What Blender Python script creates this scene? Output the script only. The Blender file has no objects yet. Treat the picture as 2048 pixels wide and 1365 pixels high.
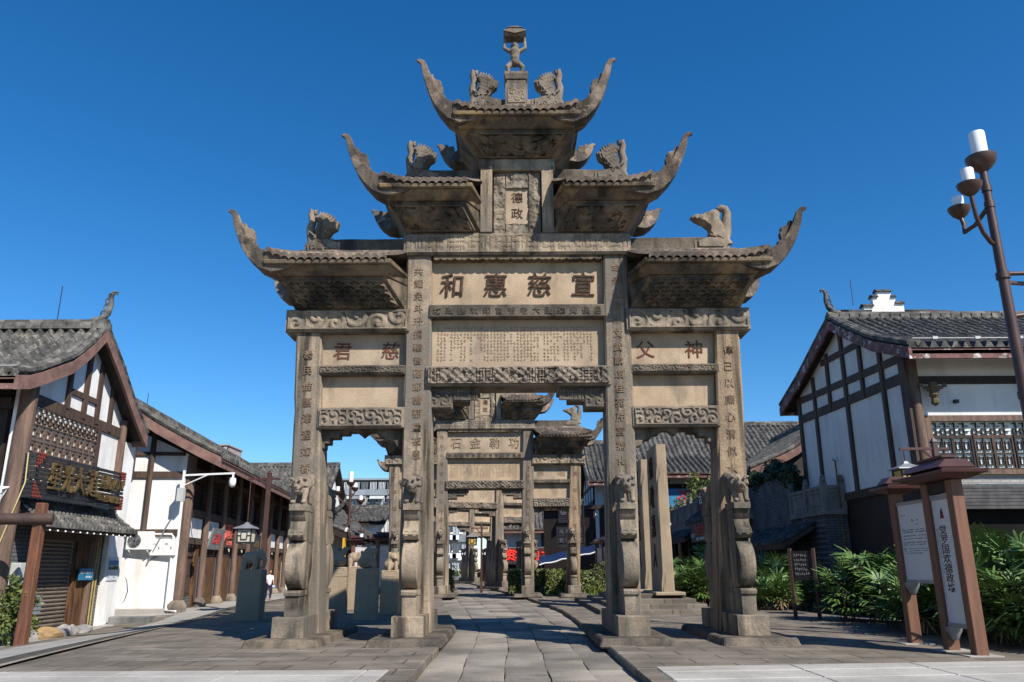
import bpy, bmesh, math, random
import numpy as np
from mathutils import Vector, Matrix, noise

random.seed(7)
rng = np.random.default_rng(7)
R = math.radians
SC = bpy.context.scene
COL = SC.collection

# ---------------------------------------------------------------- camera, sky, sun, exposure
cam_d = bpy.data.cameras.new('camera')
cam_d.sensor_width = 36
cam_d.lens = 36 * 1580 / 2048
cam_d.clip_end = 3000
cam_d.clip_start = .05
cam = bpy.data.objects.new('camera', cam_d)
COL.objects.link(cam)
cam.matrix_world = Matrix.Translation((0, 0, 1.03)) @ Matrix.Rotation(R(106), 4, 'X') @ Matrix.Rotation(R(-.3), 4, 'Z')
SC.camera = cam

SUN_AZ, SUN_EL = 40, 42      # degrees to the right of straight behind the camera; height
world = bpy.data.worlds.new('World')
SC.world = world
world.use_nodes = True
nt = world.node_tree
bg = nt.nodes['Background']
sky = nt.nodes.new('ShaderNodeTexSky')
sky.sky_type = 'NISHITA'
sky.sun_disc = False
sky.sun_elevation = R(SUN_EL)
sky.sun_rotation = R(180 - SUN_AZ)
sky.air_density = 1.0
sky.dust_density = .1
sky.ozone_density = 6.0
sky.altitude = 300
hsv = nt.nodes.new('ShaderNodeHueSaturation')
hsv.inputs['Saturation'].default_value = 1.26
nt.links.new(sky.outputs[0], hsv.inputs['Color'])
nt.links.new(hsv.outputs[0], bg.inputs[0])
bg.inputs[1].default_value = .096
sun_d = bpy.data.lights.new('sun', 'SUN')
sun_d.energy = 4.5
sun_d.angle = R(.53)
sun_d.color = (1, .94, .85)
sun = bpy.data.objects.new('sun', sun_d)
COL.objects.link(sun)
sun.rotation_euler = Vector((math.sin(R(SUN_AZ)) * math.cos(R(SUN_EL)), -math.cos(R(SUN_AZ)) * math.cos(R(SUN_EL)), math.sin(R(SUN_EL)))).to_track_quat('Z', 'Y').to_euler()
SC.view_settings.view_transform = 'Standard'
SC.view_settings.look = 'None'
SC.view_settings.exposure = .66
SC.view_settings.gamma = 1

# ---------------------------------------------------------------- helpers
class MB:
    """collects faces of one mesh"""
    def __init__(self, M=None):
        self.v, self.f, self.n, self.M = [], [], 0, M
    def add(self, v, f, M=None):
        v = np.asarray(v, float)
        for m in (M, self.M):
            if m is not None:
                m = np.array(m)
                v = v @ m[:3, :3].T + m[:3, 3]
        self.v.append(v)
        n = self.n
        self.f.extend([tuple(i + n for i in q) for q in f])
        self.n += len(v)
        return self
    def frus(self, a, z0, b, z1, M=None):
        v = [(a[0], a[2], z0), (a[1], a[2], z0), (a[1], a[3], z0), (a[0], a[3], z0), (b[0], b[2], z1), (b[1], b[2], z1), (b[1], b[3], z1), (b[0], b[3], z1)]
        return self.add(v, [(3, 2, 1, 0), (4, 5, 6, 7), (0, 1, 5, 4), (1, 2, 6, 5), (2, 3, 7, 6), (3, 0, 4, 7)], M)
    def box(self, x0, x1, y0, y1, z0, z1, M=None):
        return self.frus((x0, x1, y0, y1), z0, (x0, x1, y0, y1), z1, M)
    def bar(self, p, q, w, h, up=(0, 0, 1)):
        p, q = Vector(p), Vector(q)
        d = (q - p)
        L = d.length
        d.normalize()
        s = d.cross(Vector(up))
        if s.length < 1e-4:
            s = Vector((1, 0, 0))
        s.normalize()
        u = s.cross(d)
        m = Matrix((s, d, u)).transposed().to_4x4()
        m.translation = p
        return self.box(-w / 2, w / 2, 0, L, -h / 2, h / 2, m)
    def prism(self, pts, ax, a, b, M=None):
        n = len(pts)
        if ax == 'y':
            v = [(p[0], a, p[1]) for p in pts] + [(p[0], b, p[1]) for p in pts]
        elif ax == 'x':
            v = [(a, p[0], p[1]) for p in pts] + [(b, p[0], p[1]) for p in pts]
        else:
            v = [(p[0], p[1], a) for p in pts] + [(p[0], p[1], b) for p in pts]
        f = [tuple(range(n)), tuple(range(2 * n - 1, n - 1, -1))] + [(i, (i + 1) % n, n + (i + 1) % n, n + i) for i in range(n)]
        return self.add(v, f, M)
    def loft(self, secs, cap=True, M=None):
        n = len(secs[0])
        v = [p for s in secs for p in s]
        f = []
        for k in range(len(secs) - 1):
            for i in range(n):
                j = (i + 1) % n
                f.append((k * n + i, k * n + j, (k + 1) * n + j, (k + 1) * n + i))
        if cap:
            f.append(tuple(range(n)))
            f.append(tuple(range(len(v) - 1, len(v) - n - 1, -1)))
        return self.add(v, f, M)
    def tube(self, pts, r, n=8, M=None):
        pts = [Vector(p) for p in pts]
        if not hasattr(r, '__len__'):
            r = [r] * len(pts)
        secs = []
        ref = None
        for i, p in enumerate(pts):
            d = (pts[min(i + 1, len(pts) - 1)] - pts[max(i - 1, 0)]).normalized()
            if ref is None or abs(ref.dot(d)) > .98:
                ref = Vector((0, 0, 1)) if abs(d.z) < .9 else Vector((1, 0, 0))
            s = d.cross(ref).normalized()
            u = s.cross(d)
            ref = u
            secs.append([tuple(p + (s * math.cos(2 * math.pi * k / n) + u * math.sin(2 * math.pi * k / n)) * r[i]) for k in range(n)])
        return self.loft(secs, True, M)
    def lathe(self, prof, n=12, c=(0, 0, 0), M=None):
        return self.loft([[(c[0] + r * math.cos(2 * math.pi * k / n), c[1] + r * math.sin(2 * math.pi * k / n), c[2] + z) for k in range(n)] for r, z in prof], True, M)
    def ball(self, c, r, M=None, n=10):
        if not hasattr(r, '__len__'):
            r = (r, r, r)
        secs = []
        for i in range(1, n):
            t = math.pi * i / n
            secs.append([(c[0] + r[0] * math.sin(t) * math.cos(2 * math.pi * k / n), c[1] + r[1] * math.sin(t) * math.sin(2 * math.pi * k / n), c[2] - r[2] * math.cos(t)) for k in range(n)])
        return self.loft(secs, True, M)
    def grid(self, P, M=None):
        """P: array (n,m,3)"""
        n, m = P.shape[:2]
        f = [(i * m + j, i * m + j + 1, (i + 1) * m + j + 1, (i + 1) * m + j) for i in range(n - 1) for j in range(m - 1)]
        return self.add(P.reshape(-1, 3), f, M)
    def mesh(self, name, recalc=True):
        me = bpy.data.meshes.new(name)
        V = np.concatenate(self.v)
        me.from_pydata(V.tolist(), [], self.f)
        if recalc:
            bm = bmesh.new()
            bm.from_mesh(me)
            bmesh.ops.recalc_face_normals(bm, faces=bm.faces)
            bm.to_mesh(me)
            bm.free()
        return me
    def build(self, name, m, parent=None, bev=0, smooth=0, recalc=True, **kw):
        me = self.mesh(name, recalc)
        return link(name, me, m, parent, bev, smooth, **kw)

def link(name, me, m, parent=None, bev=0, smooth=0, **kw):
    if m is not None:
        me.materials.clear()
        me.materials.append(m)
    o = bpy.data.objects.new(name, me)
    COL.objects.link(o)
    if parent is not None:
        o.parent = parent
    if smooth:
        me.shade_smooth() if smooth >= 180 else me.set_sharp_from_angle(angle=R(smooth))
        if smooth < 180:
            me.polygons.foreach_set('use_smooth', [True] * len(me.polygons))
    if bev:
        b = o.modifiers.new('bevel', 'BEVEL')
        b.width = bev
        b.segments = 1
        b.limit_method = 'ANGLE'
        b.angle_limit = R(40)
    for k, v in kw.items():
        o[k] = v
    return o

def thing(name, label, cat, loc=(0, 0, 0), rz=0, group=None):
    o = bpy.data.objects.new(name, None)
    o.empty_display_size = .2
    COL.objects.link(o)
    o.location = loc
    o.rotation_euler = (0, 0, rz)
    tag(o, label, cat, group)
    return o

def tag(o, label, cat, group=None):
    o['label'] = label
    o['category'] = cat
    if group:
        o['group'] = group
    return o

def struct(o):
    o['kind'] = 'structure'
    return o

KIDS = {}
def kids(o):
    return [c for c in COL.objects if c.parent == o]

def dup(o, loc=None, rz=None, label=None, parent=None, group=None):
    c = o.copy()
    COL.objects.link(c)
    if parent is not None:
        c.parent = parent
    if loc is not None:
        c.location = loc
    if rz is not None:
        c.rotation_euler = (0, 0, rz)
    if label:
        c['label'] = label
    if group:
        c['group'] = group
    for ch in kids(o):
        dup(ch, parent=c)
    return c

def bake(o):
    """apply an object's modifiers"""
    dg = bpy.context.evaluated_depsgraph_get()
    me = bpy.data.meshes.new_from_object(o.evaluated_get(dg))
    o.modifiers.clear()
    o.data = me
    return o

def blob(name, shapes, m, parent, vox=.02, smooth_it=2, M=None):
    """carved body: overlapping ellipsoids and limbs fused into one continuous surface.
    shapes: (centre, radius) or (p, q, r0, r1)"""
    b = MB(M)
    for s in shapes:
        if len(s) == 2:
            b.ball(s[0], s[1], n=12)
        else:
            p, q = Vector(s[0]), Vector(s[1])
            b.tube([p + (q - p) * t for t in (0, .33, .66, 1)], [s[2] + (s[3] - s[2]) * t for t in (0, .33, .66, 1)], 10)
            b.ball(s[0], s[2])
            b.ball(s[1], s[3])
    o = b.build(name, m, parent)
    r = o.modifiers.new('r', 'REMESH')
    r.mode = 'VOXEL'
    r.voxel_size = vox
    if smooth_it:
        s = o.modifiers.new('s', 'SMOOTH')
        s.iterations = smooth_it
        s.factor = .5
    bake(o)
    o.data.shade_smooth()
    return o

# ---- lettering
GLY = {}
def glyph(c):
    if c not in GLY:
        f = bpy.data.curves.new('glyph', 'FONT')
        f.body = c
        f.resolution_u = 2
        f.extrude = .5
        f.offset = .004
        o = bpy.data.objects.new('glyph', f)
        COL.objects.link(o)
        dg = bpy.context.evaluated_depsgraph_get()
        me = bpy.data.meshes.new_from_object(o.evaluated_get(dg))
        v = np.array([p.co[:] for p in me.vertices]) if len(me.vertices) else np.zeros((0, 3))
        if len(v):
            a, b = v.min(0), v.max(0)
            v[:, 0] -= (a[0] + b[0]) / 2
            v[:, 1] -= .36
        GLY[c] = (v, [tuple(p.vertices) for p in me.polygons], (b[0] - a[0]) if len(v) else .3)
        bpy.data.objects.remove(o)
        bpy.data.meshes.remove(me)
    return GLY[c]

def frame(o, facing):
    """matrix that puts text (x right, y up) on a face"""
    X, Y, Z = {'front': ((1, 0, 0), (0, 0, 1), (0, -1, 0)), 'left': ((0, -1, 0), (0, 0, 1), (-1, 0, 0)), 'right': ((0, 1, 0), (0, 0, 1), (1, 0, 0))}[facing]
    m = Matrix((X, Y, Z)).transposed().to_4x4()
    m.translation = Vector(o)
    return m

def lettering(items, M, depth, m, parent, name='lettering', jit=0, **kw):
    """items: (char, u, v, size[, width factor])"""
    out = None
    b = MB()
    split = len(items) <= 15
    for it in items:
        c, u, v, s = it[:4]
        w = it[4] if len(it) > 4 else 1
        gv, gf, gw = glyph(c)
        if not len(gv):
            continue
        a = random.uniform(-jit, jit)
        p = gv.copy()
        x = p[:, 0] * math.cos(a) - p[:, 1] * math.sin(a) + p[:, 1] * jit * .6
        y = p[:, 0] * math.sin(a) + p[:, 1] * math.cos(a)
        p = np.stack([u + x * s * w, v + y * s, p[:, 2] * depth], 1)
        b.add(p, gf, M)
        if split:
            out = b.build('carved_letter' if 'inscr' in name else 'letter', m, parent, recalc=False, **kw)
            b = MB()
    if not split:
        out = b.build(name, m, parent, recalc=False, **kw)
    return out

def column(s, u, v0, v1, size, w=1):
    n = len(s)
    return [(c, u, v0 + (v1 - v0) * (i / (n - 1) if n > 1 else 0), size, w) for i, c in enumerate(s)]

def row(s, u0, u1, v, size, w=1):
    n = len(s)
    return [(c, u0 + (u1 - u0) * (i / (n - 1) if n > 1 else 0), v, size, w) for i, c in enumerate(s)]

def scribble(b, u0, u1, v0, v1, size, M, depth, gap=1.25, vertical=True, fill=.9, ragged=True):
    """rows of writing too small to read: each sign a few short strokes"""
    nu, nv = int((u1 - u0) / (size * gap)), int((v1 - v0) / (size * gap))
    for i in range(nu):
        n = nv if not ragged or random.random() < .7 else int(nv * random.uniform(.3, 1))
        for j in range(n):
            if random.random() > fill:
                continue
            cu, cv = u0 + (i + .5) * size * gap, v1 - (j + .5) * size * gap
            for k in range(4):
                if k < 2:
                    w, h = size * random.uniform(.5, .95), size * .12
                else:
                    w, h = size * .12, size * random.uniform(.4, .95)
                x, y = cu + random.uniform(-.2, .2) * size, cv + random.uniform(-.35, .35) * size
                b.box(x - w / 2, x + w / 2, y - h / 2, y + h / 2, -depth + k * .0004, depth + k * .0004, M)

# ---- carved relief between four corners
def relief(b, p00, p10, p11, p01, nx, ny, hf, depth, side=.0):
    p00, p10, p11, p01 = [np.array(p, float) for p in (p00, p10, p11, p01)]
    u = np.linspace(0, 1, nx)[None, :, None]
    v = np.linspace(0, 1, ny)[:, None, None]
    P = (p00 * (1 - u) + p10 * u) * (1 - v) + (p01 * (1 - u) + p11 * u) * v
    N = np.cross(p10 - p00, p01 - p00)
    N /= np.linalg.norm(N)
    W = np.linalg.norm(p10 - p00)
    H = np.linalg.norm(p01 - p00)
    h = hf(u[..., 0] * W + 0 * v[..., 0], v[..., 0] * H + 0 * u[..., 0], W, H)
    e = np.minimum(np.minimum(u[..., 0] * W, (1 - u[..., 0]) * W), np.minimum(v[..., 0] * H, (1 - v[..., 0]) * H))
    h = np.where(e < 1e-6, -.15, h)
    P = P + N * (h * depth)[..., None]
    b.grid(P)
    return b

def h_scroll(seed, lam=.1, nc=None):
    def f(X, Y, W, H):
        g = np.random.default_rng(seed)
        n = nc or max(4, int(W / H * 2.2))
        cx = (np.arange(n) + .5) / n * W + g.uniform(-.1, .1, n) * H
        cy = H * (.5 + .22 * np.where(np.arange(n) % 2, 1, -1) * g.uniform(.6, 1, n))
        d = np.sqrt((X[..., None] - cx) ** 2 + (Y[..., None] - cy) ** 2)
        i = d.argmin(-1)
        r = d.min(-1)
        a = np.arctan2(Y - cy[i], X - cx[i])
        s = np.sin(2 * np.pi * r / lam + a * np.where(i % 2, 1, -1) * 1 + i)
        m = np.minimum(np.minimum(X, W - X), np.minimum(Y, H - Y))
        return np.where(m < H * .09, .75, np.clip(s * 1.2, -.6, .8) * .5 + .35 + .3 * np.exp(-(r / (.3 * H)) ** 2))
    return f

def h_figures(seed, n=60, sz=.07):
    def f(X, Y, W, H):
        g = np.random.default_rng(seed)
        h = np.zeros_like(X)
        for k in range(n):
            cx, cy = g.uniform(0, W), g.uniform(.12, .88) * H
            r = sz * g.uniform(.5, 1.4)
            ax = g.uniform(.6, 1.7)
            t = g.uniform(0, 3.14)
            dx, dy = X - cx, Y - cy
            q = ((dx * np.cos(t) + dy * np.sin(t)) / (r * ax)) ** 2 + ((-dx * np.sin(t) + dy * np.cos(t)) / (r / ax)) ** 2
            h = np.maximum(h, np.clip((1 - q) * 3, 0, 1) ** .7 * g.uniform(.55, 1.05))
        m = np.minimum(np.minimum(X, W - X), np.minimum(Y, H - Y))
        return np.where(m < H * .08, .8, h + .06 * np.sin(X * 160) * np.sin(Y * 140))
    return f

def h_mix(seed, n, sz, c):
    a, b = h_figures(seed, n, sz), h_fret(seed, c)
    def f(X, Y, W, H):
        g = .5 + .5 * np.sin(X / W * math.pi * 7 + 1)
        return np.where(g > .72, b(X, Y, W, H) * .8, a(X, Y, W, H)) * (.75 + .25 * np.sin(X * 43) * np.sin(Y * 51))
    return f

def h_rough(seed):
    def f(X, Y, W, H):
        g = np.random.default_rng(seed)
        h = np.zeros_like(X)
        for c, a in ((.16, .5), (.07, .32), (.032, .2)):
            n = g.uniform(0, 1, (64, 64))
            x, y = X / c, Y / c
            i, j = x.astype(int), y.astype(int)
            fx, fy = x - i, y - j
            q = lambda p, r: n[(i + p) % 64, (j + r) % 64]
            h += a * ((q(0, 0) * (1 - fx) + q(1, 0) * fx) * (1 - fy) + (q(0, 1) * (1 - fx) + q(1, 1) * fx) * fy)
        return h
    return f

def h_scale(seed, r=.11):
    def f(X, Y, W, H):
        h = np.zeros_like(X)
        rows = int(H / (r * .62)) + 2
        for j in range(rows, -1, -1):
            cy = j * r * .62
            off = (j % 2) * r
            dx = (X - off + r) % (2 * r) - r
            d = np.sqrt(dx ** 2 + (Y - cy) ** 2)
            up = d < r
            h = np.where(up, np.where(d > r * .82, .95, np.where(d < r * .4, .6, .25)), h)
        return h
    return f

def h_fret(seed, c=.075):
    def f(X, Y, W, H):
        g = np.random.default_rng(seed)
        i, j = (X / c).astype(int), (Y / c).astype(int)
        t = g.integers(0, 4, (200, 60))[i % 200, j % 60]
        fx, fy = X / c - i, Y / c - j
        a = (np.abs(fx - .5) < .2) & (t % 2 == 0) | (np.abs(fy - .5) < .2) & (t > 1) | (np.abs(fx - .1) < .12) | (t == 3) & (np.hypot(fx - .5, fy - .5) < .4)
        m = np.minimum(np.minimum(X, W - X), np.minimum(Y, H - Y))
        return np.where(m < H * .08, .8, np.where(a, .8, .1))
    return f

# ---------------------------------------------------------------- materials
def ramp(nt, fac, stops):
    r = nt.nodes.new('ShaderNodeValToRGB')
    els = r.color_ramp.elements
    while len(els) < len(stops):
        els.new(.5)
    for e, (p, c) in zip(els, stops):
        e.position = p
        e.color = (*c, 1) if len(c) == 3 else c
    nt.links.new(fac, r.inputs[0])
    return r.outputs[0]

def mat(name, c1, c2=None, sc=2.0, rough=.85, spec=.3, bump=.0, bsc=40, stretch=(1, 1, 1), streak=None, streak_col=(.03, .027, .022), streak_sc=(3, 3, .35), streak_amt=.8, spots=None, fine=.25, metal=0, voro=None, wave=None, piece=0, island=None):
    m = bpy.data.materials.new(name)
    m.use_nodes = True
    nt = m.node_tree
    N, L = nt.nodes, nt.links
    p = N['Principled BSDF']
    p.inputs['Roughness'].default_value = rough
    p.inputs['Specular IOR Level'].default_value = spec
    p.inputs['Metallic'].default_value = metal
    tc = N.new('ShaderNodeTexCoord')
    mp = N.new('ShaderNodeMapping')
    mp.inputs['Scale'].default_value = stretch
    L.new(tc.outputs['Object'], mp.inputs[0])
    co = mp.outputs[0]
    def nz(scale, det=5, rg=.55, vec=None):
        n = N.new('ShaderNodeTexNoise')
        n.inputs['Scale'].default_value = scale
        n.inputs['Detail'].default_value = det
        n.inputs['Roughness'].default_value = rg
        L.new(vec or co, n.inputs['Vector'])
        return n.outputs['Fac']
    def mix(fac, a, b, mode='MIX'):
        x = N.new('ShaderNodeMix')
        x.data_type = 'RGBA'
        x.blend_type = mode
        for s, val in ((0, fac), (6, a), (7, b)):
            if isinstance(val, (int, float)):
                x.inputs[s].default_value = val
            elif isinstance(val, tuple):
                x.inputs[s].default_value = (*val, 1)
            else:
                L.new(val, x.inputs[s])
        return x.outputs[2]
    c2 = c2 or tuple(min(1, x * .75) for x in c1)
    col = ramp(nt, nz(sc, 7, .6), [(.40, c1), (.60, c2)])
    if fine:
        g = ramp(nt, nz(bsc, 3, .7), [(.3, (1 - fine,) * 3), (.7, (1 + fine * .0,) * 3)])
        col = mix(1.0, col, g, 'MULTIPLY')
    if voro:   # per-cell tint (tiles, stones)
        v = N.new('ShaderNodeVectorMath')
        v.operation = 'SNAP'
        v.inputs[1].default_value = voro[0]
        L.new(tc.outputs['Object'], v.inputs[0])
        w = N.new('ShaderNodeTexWhiteNoise')
        L.new(v.outputs[0], w.inputs['Vector'])
        col = mix(1.0, col, ramp(nt, w.outputs['Value'], [(0, (voro[1],) * 3), (1, (voro[2],) * 3)]), 'MULTIPLY')
    if island:   # each stone or leaf of the mesh has its own tone
        gm = N.new('ShaderNodeNewGeometry')
        col = mix(1.0, col, ramp(nt, gm.outputs['Random Per Island'], [(0, (island[0],) * 3), (1, (island[1], island[1] * .98, island[1] * .95))]), 'MULTIPLY')
    if piece:   # each block of stone has its own tone
        oi = N.new('ShaderNodeObjectInfo')
        col = mix(1.0, col, ramp(nt, oi.outputs['Random'], [(0, (1 - piece, 1 - piece * .97, 1 - piece * .92)), (.5, (1 - piece * .35,) * 3), (1, (1.04, 1.0, .95))]), 'MULTIPLY')
    if streak:
        mp2 = N.new('ShaderNodeMapping')
        mp2.inputs['Scale'].default_value = streak_sc
        L.new(tc.outputs['Object'], mp2.inputs[0])
        f = ramp(nt, nz(1, 6, .62, mp2.outputs[0]), [(streak, (0, 0, 0)), (min(1, streak + .16), (streak_amt,) * 3)])
        col = mix(f, col, streak_col)
    if spots:
        f = ramp(nt, nz(spots[1], 6, .65), [(spots[0], (0, 0, 0)), (spots[0] + .1, (spots[3] if len(spots) > 3 else .8,) * 3)])
        col = mix(f, col, spots[2])
    L.new(col, p.inputs['Base Color'])
    if bump or wave:
        b = N.new('ShaderNodeBump')
        b.inputs['Strength'].default_value = min(1, bump) if bump else .4
        b.inputs['Distance'].default_value = .02
        h = nz(bsc, 6, .7)
        if wave:
            w = N.new('ShaderNodeTexWave')
            w.inputs['Scale'].default_value = wave[0]
            w.inputs['Distortion'].default_value = wave[2]
            w.bands_direction = wave[1]
            w.inputs['Detail Scale'].default_value = 1.5
            L.new(tc.outputs['Object'], w.inputs['Vector'])
            a = N.new('ShaderNodeMath')
            a.operation = 'MULTIPLY_ADD'
            L.new(w.outputs['Fac'], a.inputs[0])
            a.inputs[1].default_value = wave[3]
            L.new(h, a.inputs[2])
            h = a.outputs[0]
        L.new(h, b.inputs['Height'])
        L.new(b.outputs[0], p.inputs['Normal'])
    return m

def bricks(name, c1, c2, mortar, w, h, rough=.9, axis='x', bump=.5, msize=.012, streak=None):
    """running-bond stone or brick; axis is the wall's horizontal direction ('ground' for paving)"""
    m = mat(name, c1, c2, 1.5, rough, .25, fine=0, streak=streak)
    nt = m.node_tree
    N, L = nt.nodes, nt.links
    p = N['Principled BSDF']
    tc = N.new('ShaderNodeTexCoord')
    sep = N.new('ShaderNodeSeparateXYZ')
    cmb = N.new('ShaderNodeCombineXYZ')
    L.new(tc.outputs['Object'], sep.inputs[0])
    a, b = {'x': (0, 2), 'y': (1, 2), 'ground': (0, 1), 'ground_y': (1, 0)}[axis]
    L.new(sep.outputs[a], cmb.inputs[0])
    L.new(sep.outputs[b], cmb.inputs[1])
    bt = N.new('ShaderNodeTexBrick')
    bt.inputs['Scale'].default_value = 1
    bt.inputs['Brick Width'].default_value = w
    bt.inputs['Row Height'].default_value = h
    bt.inputs['Mortar Size'].default_value = msize
    bt.inputs['Mortar Smooth'].default_value = .3
    bt.inputs['Bias'].default_value = 0
    bt.inputs['Color1'].default_value = (1, 1, 1, 1)
    bt.inputs['Color2'].default_value = (.75, .75, .75, 1)
    bt.inputs['Mortar'].default_value = (*mortar, 1)
    nz = N.new('ShaderNodeTexNoise')
    nz.inputs['Scale'].default_value = 3
    nz.inputs['Detail'].default_value = 4
    wob = N.new('ShaderNodeMix')
    wob.data_type = 'VECTOR'
    wob.inputs[0].default_value = .02
    L.new(cmb.outputs[0], wob.inputs[4])
    L.new(nz.outputs['Color'], wob.inputs[5])
    L.new(wob.outputs[1], bt.inputs['Vector'])
    old = p.inputs['Base Color'].links[0].from_socket
    x = N.new('ShaderNodeMix')
    x.data_type = 'RGBA'
    x.blend_type = 'MULTIPLY'
    x.inputs[0].default_value = 1
    L.new(old, x.inputs[6])
    L.new(bt.outputs['Color'], x.inputs[7])
    L.new(x.outputs[2], p.inputs['Base Color'])
    g = N.new('ShaderNodeTexNoise')
    g.inputs['Scale'].default_value = 45
    g.inputs['Detail'].default_value = 6
    L.new(tc.outputs['Object'], g.inputs['Vector'])
    ma = N.new('ShaderNodeMath')
    ma.operation = 'MULTIPLY_ADD'
    L.new(bt.outputs['Fac'], ma.inputs[0])
    ma.inputs[1].default_value = -1.4
    L.new(g.outputs['Fac'], ma.inputs[2])
    bp = N.new('ShaderNodeBump')
    bp.inputs['Strength'].default_value = bump
    bp.inputs['Distance'].default_value = .012
    L.new(ma.outputs[0], bp.inputs['Height'])
    L.new(bp.outputs[0], p.inputs['Normal'])
    return m

def glow(name, col, e):
    m = bpy.data.materials.new(name)
    m.use_nodes = True
    p = m.node_tree.nodes['Principled BSDF']
    p.inputs['Base Color'].default_value = (*col, 1)
    p.inputs['Emission Color'].default_value = (*col, 1)
    p.inputs['Emission Strength'].default_value = e
    p.inputs['Roughness'].default_value = .4
    return m

TAN, TAN2 = (.42, .34, .25), (.225, .187, .145)
STONE = mat('sandstone', TAN, TAN2, 1.3, .9, .2, .7, 26, streak=.47, streak_amt=.9, spots=(.50, 1.6, (.14, .122, .10), .8), fine=.3, piece=0.3)
STONE_P = mat('sandstone_pillar', (.43, .342, .248), (.235, .193, .148), .9, .9, .2, .7, 24, streak=.49, streak_sc=(6, 6, .3), streak_amt=.9, spots=(.48, .9, (.165, .143, .118), .8), fine=.35, piece=0.3)
STONE_B = mat('black_stained_pillar', (.42, .305, .195), (.29, .21, .14), .9, .9, .2, .7, 24, streak=.47, streak_sc=(7, 7, .18), streak_amt=.93, fine=.35, piece=0.1)
STONE_L = mat('sandstone_panel', (.47, .365, .26), (.36, .275, .19), 1.1, .9, .2, .45, 40, streak=.53, streak_amt=.6, streak_col=(.11, .095, .08), streak_sc=(2.2, 2.2, .9), spots=(.58, 2.6, (.33, .24, .16), .5), fine=.15, piece=0.12)
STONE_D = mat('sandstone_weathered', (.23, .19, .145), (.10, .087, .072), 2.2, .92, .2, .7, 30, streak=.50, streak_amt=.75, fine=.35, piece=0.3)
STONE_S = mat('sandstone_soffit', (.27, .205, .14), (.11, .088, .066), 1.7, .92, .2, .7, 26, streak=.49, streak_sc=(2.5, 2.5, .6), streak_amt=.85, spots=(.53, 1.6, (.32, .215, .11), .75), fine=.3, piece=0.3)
STONE_R = mat('roof_stone', (.25, .195, .15), (.095, .08, .07), 2.0, .92, .2, .7, 28, streak=.49, streak_amt=.8, spots=(.53, 2.8, (.33, .255, .185), .65), fine=.3, piece=0.3)
STONE_G = mat('carved_grey_stone', (.34, .275, .21), (.20, .168, .135), 2.5, .9, .2, .6, 30, streak=.51, streak_amt=.7, fine=.3, piece=0.3)
STONE_K = mat('pale_tool_marked_stone', (.37, .285, .195), (.30, .235, .165), 1.2, .9, .2, .3, 60, wave=(26, 'Z', 7, .5), streak=.62, streak_amt=.5, fine=.25)
INK = mat('letter_ink_and_shade', (.045, .028, .02), (.11, .065, .045), 9, .95, .1)  # dark ink and print tone, also painting the shade of cut strokes
INK_R = mat('red_tinted_letters', (.15, .055, .035), (.10, .06, .045), 6, .95, .1)
INK_B = mat('band_letter_groove', (.10, .085, .068), (.14, .12, .095), 9, .95, .1)
INK_C = mat('painted_stroke_shade', (.17, .12, .085), (.27, .20, .14), 5, .95, .1)  # brown tone paints the shade of engraved strokes onto raised letters
INK_F = mat('faded_letters', (.235, .175, .12), (.30, .225, .155), 6, .95, .1)
TIMBER = mat('brown_timber', (.115, .072, .052), (.065, .043, .034), 2, .75, .3, .4, 20, (6, 6, .6), fine=.4)
TIMBER_P = mat('weathered_post', (.21, .135, .10), (.12, .08, .062), 2, .75, .3, .4, 20, (5, 5, .7), fine=.35)
TIMBER_D = mat('dark_timber', (.04, .027, .022), (.022, .017, .015), 3, .7, .35, .3, 25, (5, 5, .8))
TIMBER_O = mat('orange_brown_timber', (.20, .095, .038), (.035, .02, .012), 5, .6, .4, .3, 20, (5, 5, .5), fine=.4)
BARGE = mat('faded_red_fascia', (.26, .155, .125), (.17, .095, .08), 3, .8, .3, .3, 20, spots=(.66, 5, (.5, .47, .44), .9), fine=.3)
BARGE_P = mat('peeling_fascia', (.22, .11, .10), (.13, .06, .055), 3, .8, .3, .3, 20, spots=(.54, 4, (.6, .57, .55), .95), fine=.3)
PLASTER = mat('white_plaster', (.82, .82, .81), (.72, .72, .71), 1.2, .9, .2, .12, 30, streak=.48, streak_amt=.5, streak_col=(.50, .45, .38), streak_sc=(2.5, 2.5, .5), spots=(.56, 1.1, (.58, .53, .46), .5), fine=.1)
PLASTER_G = mat('grey_white_plaster', (.72, .71, .69), (.63, .625, .61), .8, .9, .2, .12, 30, streak=.53, streak_amt=.4, streak_col=(.36, .35, .33), streak_sc=(2.5, 2.5, .4), fine=.1)
TILE = mat('grey_roof_tile', (.135, .13, .12), (.055, .054, .052), 2.2, .85, .3, .6, 22, voro=((.24, .55, 5), .7, 1.2), spots=(.54, 6, (.30, .27, .22), .55), fine=.35)
TILE_Y = mat('grey_roof_tile_row', (.135, .13, .12), (.055, .054, .052), 2.2, .85, .3, .6, 22, voro=((.55, .24, 5), .7, 1.2), spots=(.54, 6, (.30, .27, .22), .55), fine=.35)
TILE_D = mat('dark_roof_tile', (.085, .083, .08), (.035, .035, .036), 2.2, .8, .35, .6, 22, voro=((.26, .55, 5), .7, 1.25), spots=(.55, 6, (.22, .2, .165), .6), fine=.35)
RIDGE = mat('ridge_tile', (.17, .16, .14), (.07, .068, .065), 4, .85, .3, .4, 20, voro=((.3, .3, .1), .5, 1.3))
BLACK = mat('black_slats', (.03, .034, .038), (.022, .025, .028), 3, .55, .4, .15, 30)
GOLD = mat('dull_gold_letters', (.25, .175, .075), (.12, .085, .045), 8, .4, .5, metal=.45)
STEEL = mat('brown_lamp_paint', (.075, .036, .026), (.055, .027, .02), 4, .45, .5, fine=.1)
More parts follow.
